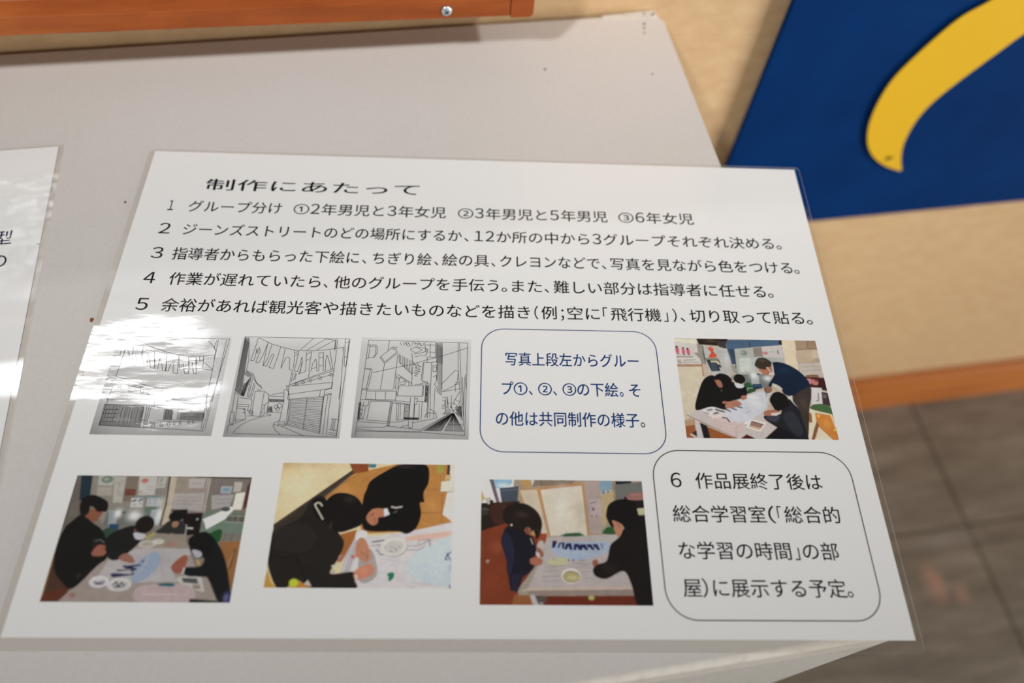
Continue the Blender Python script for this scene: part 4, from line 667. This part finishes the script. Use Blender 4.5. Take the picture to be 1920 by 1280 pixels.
def print_mesh(name, img, rect, z, parent, lines=None, lw=0.2):
    V, F = grid(img, *rect, z)
    nv, nf = len(V), len(F)
    col = np.ones((nv, 4))
    col[:, :3] = np.clip(img.reshape(-1, 3) * PRINT_GAIN - 0.008, 0.001, 0.86)
    verts, faces = V.tolist(), F.tolist()
    if lines:
        x0, y0, x1, y1 = rect
        extra, ef = [], []
        for P in lines:
            P = np.array([(x0 + u / 1000 * (x1 - x0), y0 + w_ / 1000 * (y1 - y0)) for u, w_ in P])
            for a, b in zip(P[:-1], P[1:]):
                d = b - a
                n = np.linalg.norm(d)
                if n < 1e-6:
                    continue
                d /= n
                q = np.array([-d[1], d[0]]) * lw / 2
                a2, b2 = a - d * lw * 0.3, b + d * lw * 0.3
                k = nv + len(extra)
                extra += [((p[0]) / 1000, p[1] / 1000, z + 0.00001) for p in (a2 - q, b2 - q, b2 + q, a2 + q)]
                ef.append([k, k + 1, k + 2, k + 3])
        verts += extra
        faces += ef
        col = np.vstack([col, np.ones((len(extra), 4))])
    o = link_mesh(name, verts, faces, [m_print, m_pencil], parent, [0] * nf + [1] * (len(faces) - nf))
    at = o.data.color_attributes.new('print', 'FLOAT_COLOR', 'POINT')
    at.data.foreach_set('color', col.ravel())
    return o


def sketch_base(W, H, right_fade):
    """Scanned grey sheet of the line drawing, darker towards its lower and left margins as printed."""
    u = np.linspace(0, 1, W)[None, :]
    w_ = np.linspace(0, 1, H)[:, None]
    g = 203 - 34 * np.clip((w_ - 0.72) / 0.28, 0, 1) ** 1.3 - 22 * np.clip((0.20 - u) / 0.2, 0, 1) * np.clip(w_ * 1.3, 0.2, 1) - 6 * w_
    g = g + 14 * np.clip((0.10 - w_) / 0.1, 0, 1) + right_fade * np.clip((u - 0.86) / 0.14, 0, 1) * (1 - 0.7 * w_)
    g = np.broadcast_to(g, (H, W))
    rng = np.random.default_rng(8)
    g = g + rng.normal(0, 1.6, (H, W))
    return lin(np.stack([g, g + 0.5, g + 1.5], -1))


def hatch_lines(H):
    out = []
    for a, b, c, d, n in H:
        a, b, c, d = (np.array(q, float) for q in (a, b, c, d))
        # from the edge a-b to the edge c-d
        for t in np.linspace(0, 1, n):
            j = random.uniform(-0.12, 0.12) / n
            p = a + (b - a) * (t + j)
            q = c + (d - c) * (t + j * 0.5)
            m1 = (p + q) / 2 + np.array([random.uniform(-1.5, 1.5), random.uniform(-1.5, 1.5)])
            out.append([tuple(p), tuple(m1), tuple(q)])
    return out


def sheet(name, label, cat, loc, rot, W, H, mg, film, group, notch=None, zb=0.0):
    """Laminated A4 notice: a paper sheet sealed between clear film with a narrow margin (mm)."""
    e = thing(name, label, cat, loc, rot, group)
    w, h = W / 2000, H / 2000
    pts = [(-w, -h), (w, -h), (w, h), (-w, h)]
    if notch is not None:
        pts = [(-w, -h), (w, -h), (w, notch - 0.0006), (w - 0.0016, notch + 0.0006), (w, notch + 0.0004), (w, h), (-w, h)]
    prism('paper', pts, 'z', 0.00010, 0.00018, m_paper, e)
    l, r, t, b = (q / 1000 for q in mg)
    X0, X1, Y0, Y1 = -w - l, w + r, -h - b, h + t
    c = 0.0012
    ring = [(X0 + c, Y0), (X1 - c, Y0), (X1, Y0 + c), (X1, Y1 - c), (X1 - c, Y1), (X0 + c, Y1), (X0, Y1 - c), (X0, Y0 + c)]
    n = len(ring)
    V = [(x, y, 0.00005) for x, y in ring] + [(x, y, 0.00032) for x, y in ring]
    F = [list(range(n))[::-1], list(range(n, 2 * n))] + [[i, (i + 1) % n, n + (i + 1) % n, n + i] for i in range(n)]
    f = link_mesh('laminate_film', V, F, [film, m_filmedge], e, [0, 0] + [1] * n)
    f['label'] = 'clear glossy plastic film'
    return e


def frame_outline(name, x0, x1, y0, y1, r, lw, m, parent, z):
    V, F = [], []
    n = 9
    for k in (0, 1):
        o = (lw / 2) * (1 if k == 0 else -1)
        ring = []
        for cx, cy, a0 in ((x1 - r, y1 - r, 0), (x0 + r, y1 - r, 90), (x0 + r, y0 + r, 180), (x1 - r, y0 + r, 270)):
            for a in np.linspace(a0, a0 + 90, n):
                ring.append(((cx + (r + o) * math.cos(math.radians(a))) / 1000, (cy + (r + o) * math.sin(math.radians(a))) / 1000, z))
        V += ring
    q = 4 * n
    F = [[q + i, i, (i + 1) % q, q + (i + 1) % q] for i in range(q)]
    return link_mesh(name, V, F, m, parent)


GROUP = 'laminated notices on the cabinet'
main = sheet('laminated_notice', 'laminated white notice with numbered black text, drawings and photos on the cabinet top',
             'notice', (-0.12823, -0.19985, T + 0.0001), (0, 0, -0.151124), 297, 210, (2.4, 2.2, 1.1, 4.0), m_film, None)
ZP, ZT = 0.00020, 0.00022
for nm, ink, bot, kh, segs in TEXT:
    em = {'heading_text': 7.2, 'text_line': 6.95, 'caption_text': 6.75 if ink == 'ink' else 6.55}[nm]
    o = text_mesh(nm, segs, bot + 0.085 * em, em, m_ink if ink == 'ink' else m_navy, main, ZT, 0.010 if ink == 'navy' else 0.006)
    if ink == 'navy':
        o['label'] = 'navy blue lettering'
for k, (ops, rect) in enumerate(((PHOTO_1, (-139.7, -50.8, -78.85, -94.0)), (PHOTO_2, (-68.6, -45.1, -6.7, -89.1)), (PHOTO_3, (3.1, -50.5, 61.4, -94.25)), (PHOTO_4, (80.2, 10.7, 138.7, -33.1)))):
    W = 330
    o = print_mesh('photo_print', raster(ops, W, int(W * abs(rect[3] - rect[1]) / abs(rect[2] - rect[0]))), rect, ZP, main)
    o['label'] = ('photo of children in dark clothes gluing paper on a long table', 'close photo of two bent dark-haired children working on a pale sheet',
                  'photo of a girl and a boy facing each other over a table', 'photo of a grown-up bending over a table with children')[k]
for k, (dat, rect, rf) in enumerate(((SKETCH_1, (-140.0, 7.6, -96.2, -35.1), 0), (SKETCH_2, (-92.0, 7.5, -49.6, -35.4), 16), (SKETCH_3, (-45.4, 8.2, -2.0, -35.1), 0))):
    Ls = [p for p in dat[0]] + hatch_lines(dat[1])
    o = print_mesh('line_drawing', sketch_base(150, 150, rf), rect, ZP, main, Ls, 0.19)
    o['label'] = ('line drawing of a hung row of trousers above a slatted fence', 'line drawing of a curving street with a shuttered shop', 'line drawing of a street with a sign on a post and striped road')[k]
o = frame_outline('caption_border', 2.2, 72.45, -39.8, 13.4, 8.9, 0.36, m_navy, main, ZT)
o['label'] = 'thin navy rounded border'
frame_outline('caption_border', 65.95, 140.2, -98.9, -38.3, 10.3, 0.36, m_ink, main, ZT)

left = sheet('laminated_notice', 'laminated white notice with large navy letters and a small tear in its right edge',
             'notice', (-0.4505, -0.1710, T + 0.0001), (0, 0, 0), 297, 210, (2.6, 2.4, 1.0, 4.0), m_film_flat, None, notch=0.0487)
text_mesh('text_line', [('型', 129.0, 136.9)], 50.7, 8.3, m_darknavy, left, ZT, 0.004)
text_mesh('text_line', [('の', 130.2, 136.6)], 38.6, 8.3, m_darknavy, left, ZT, 0.004)
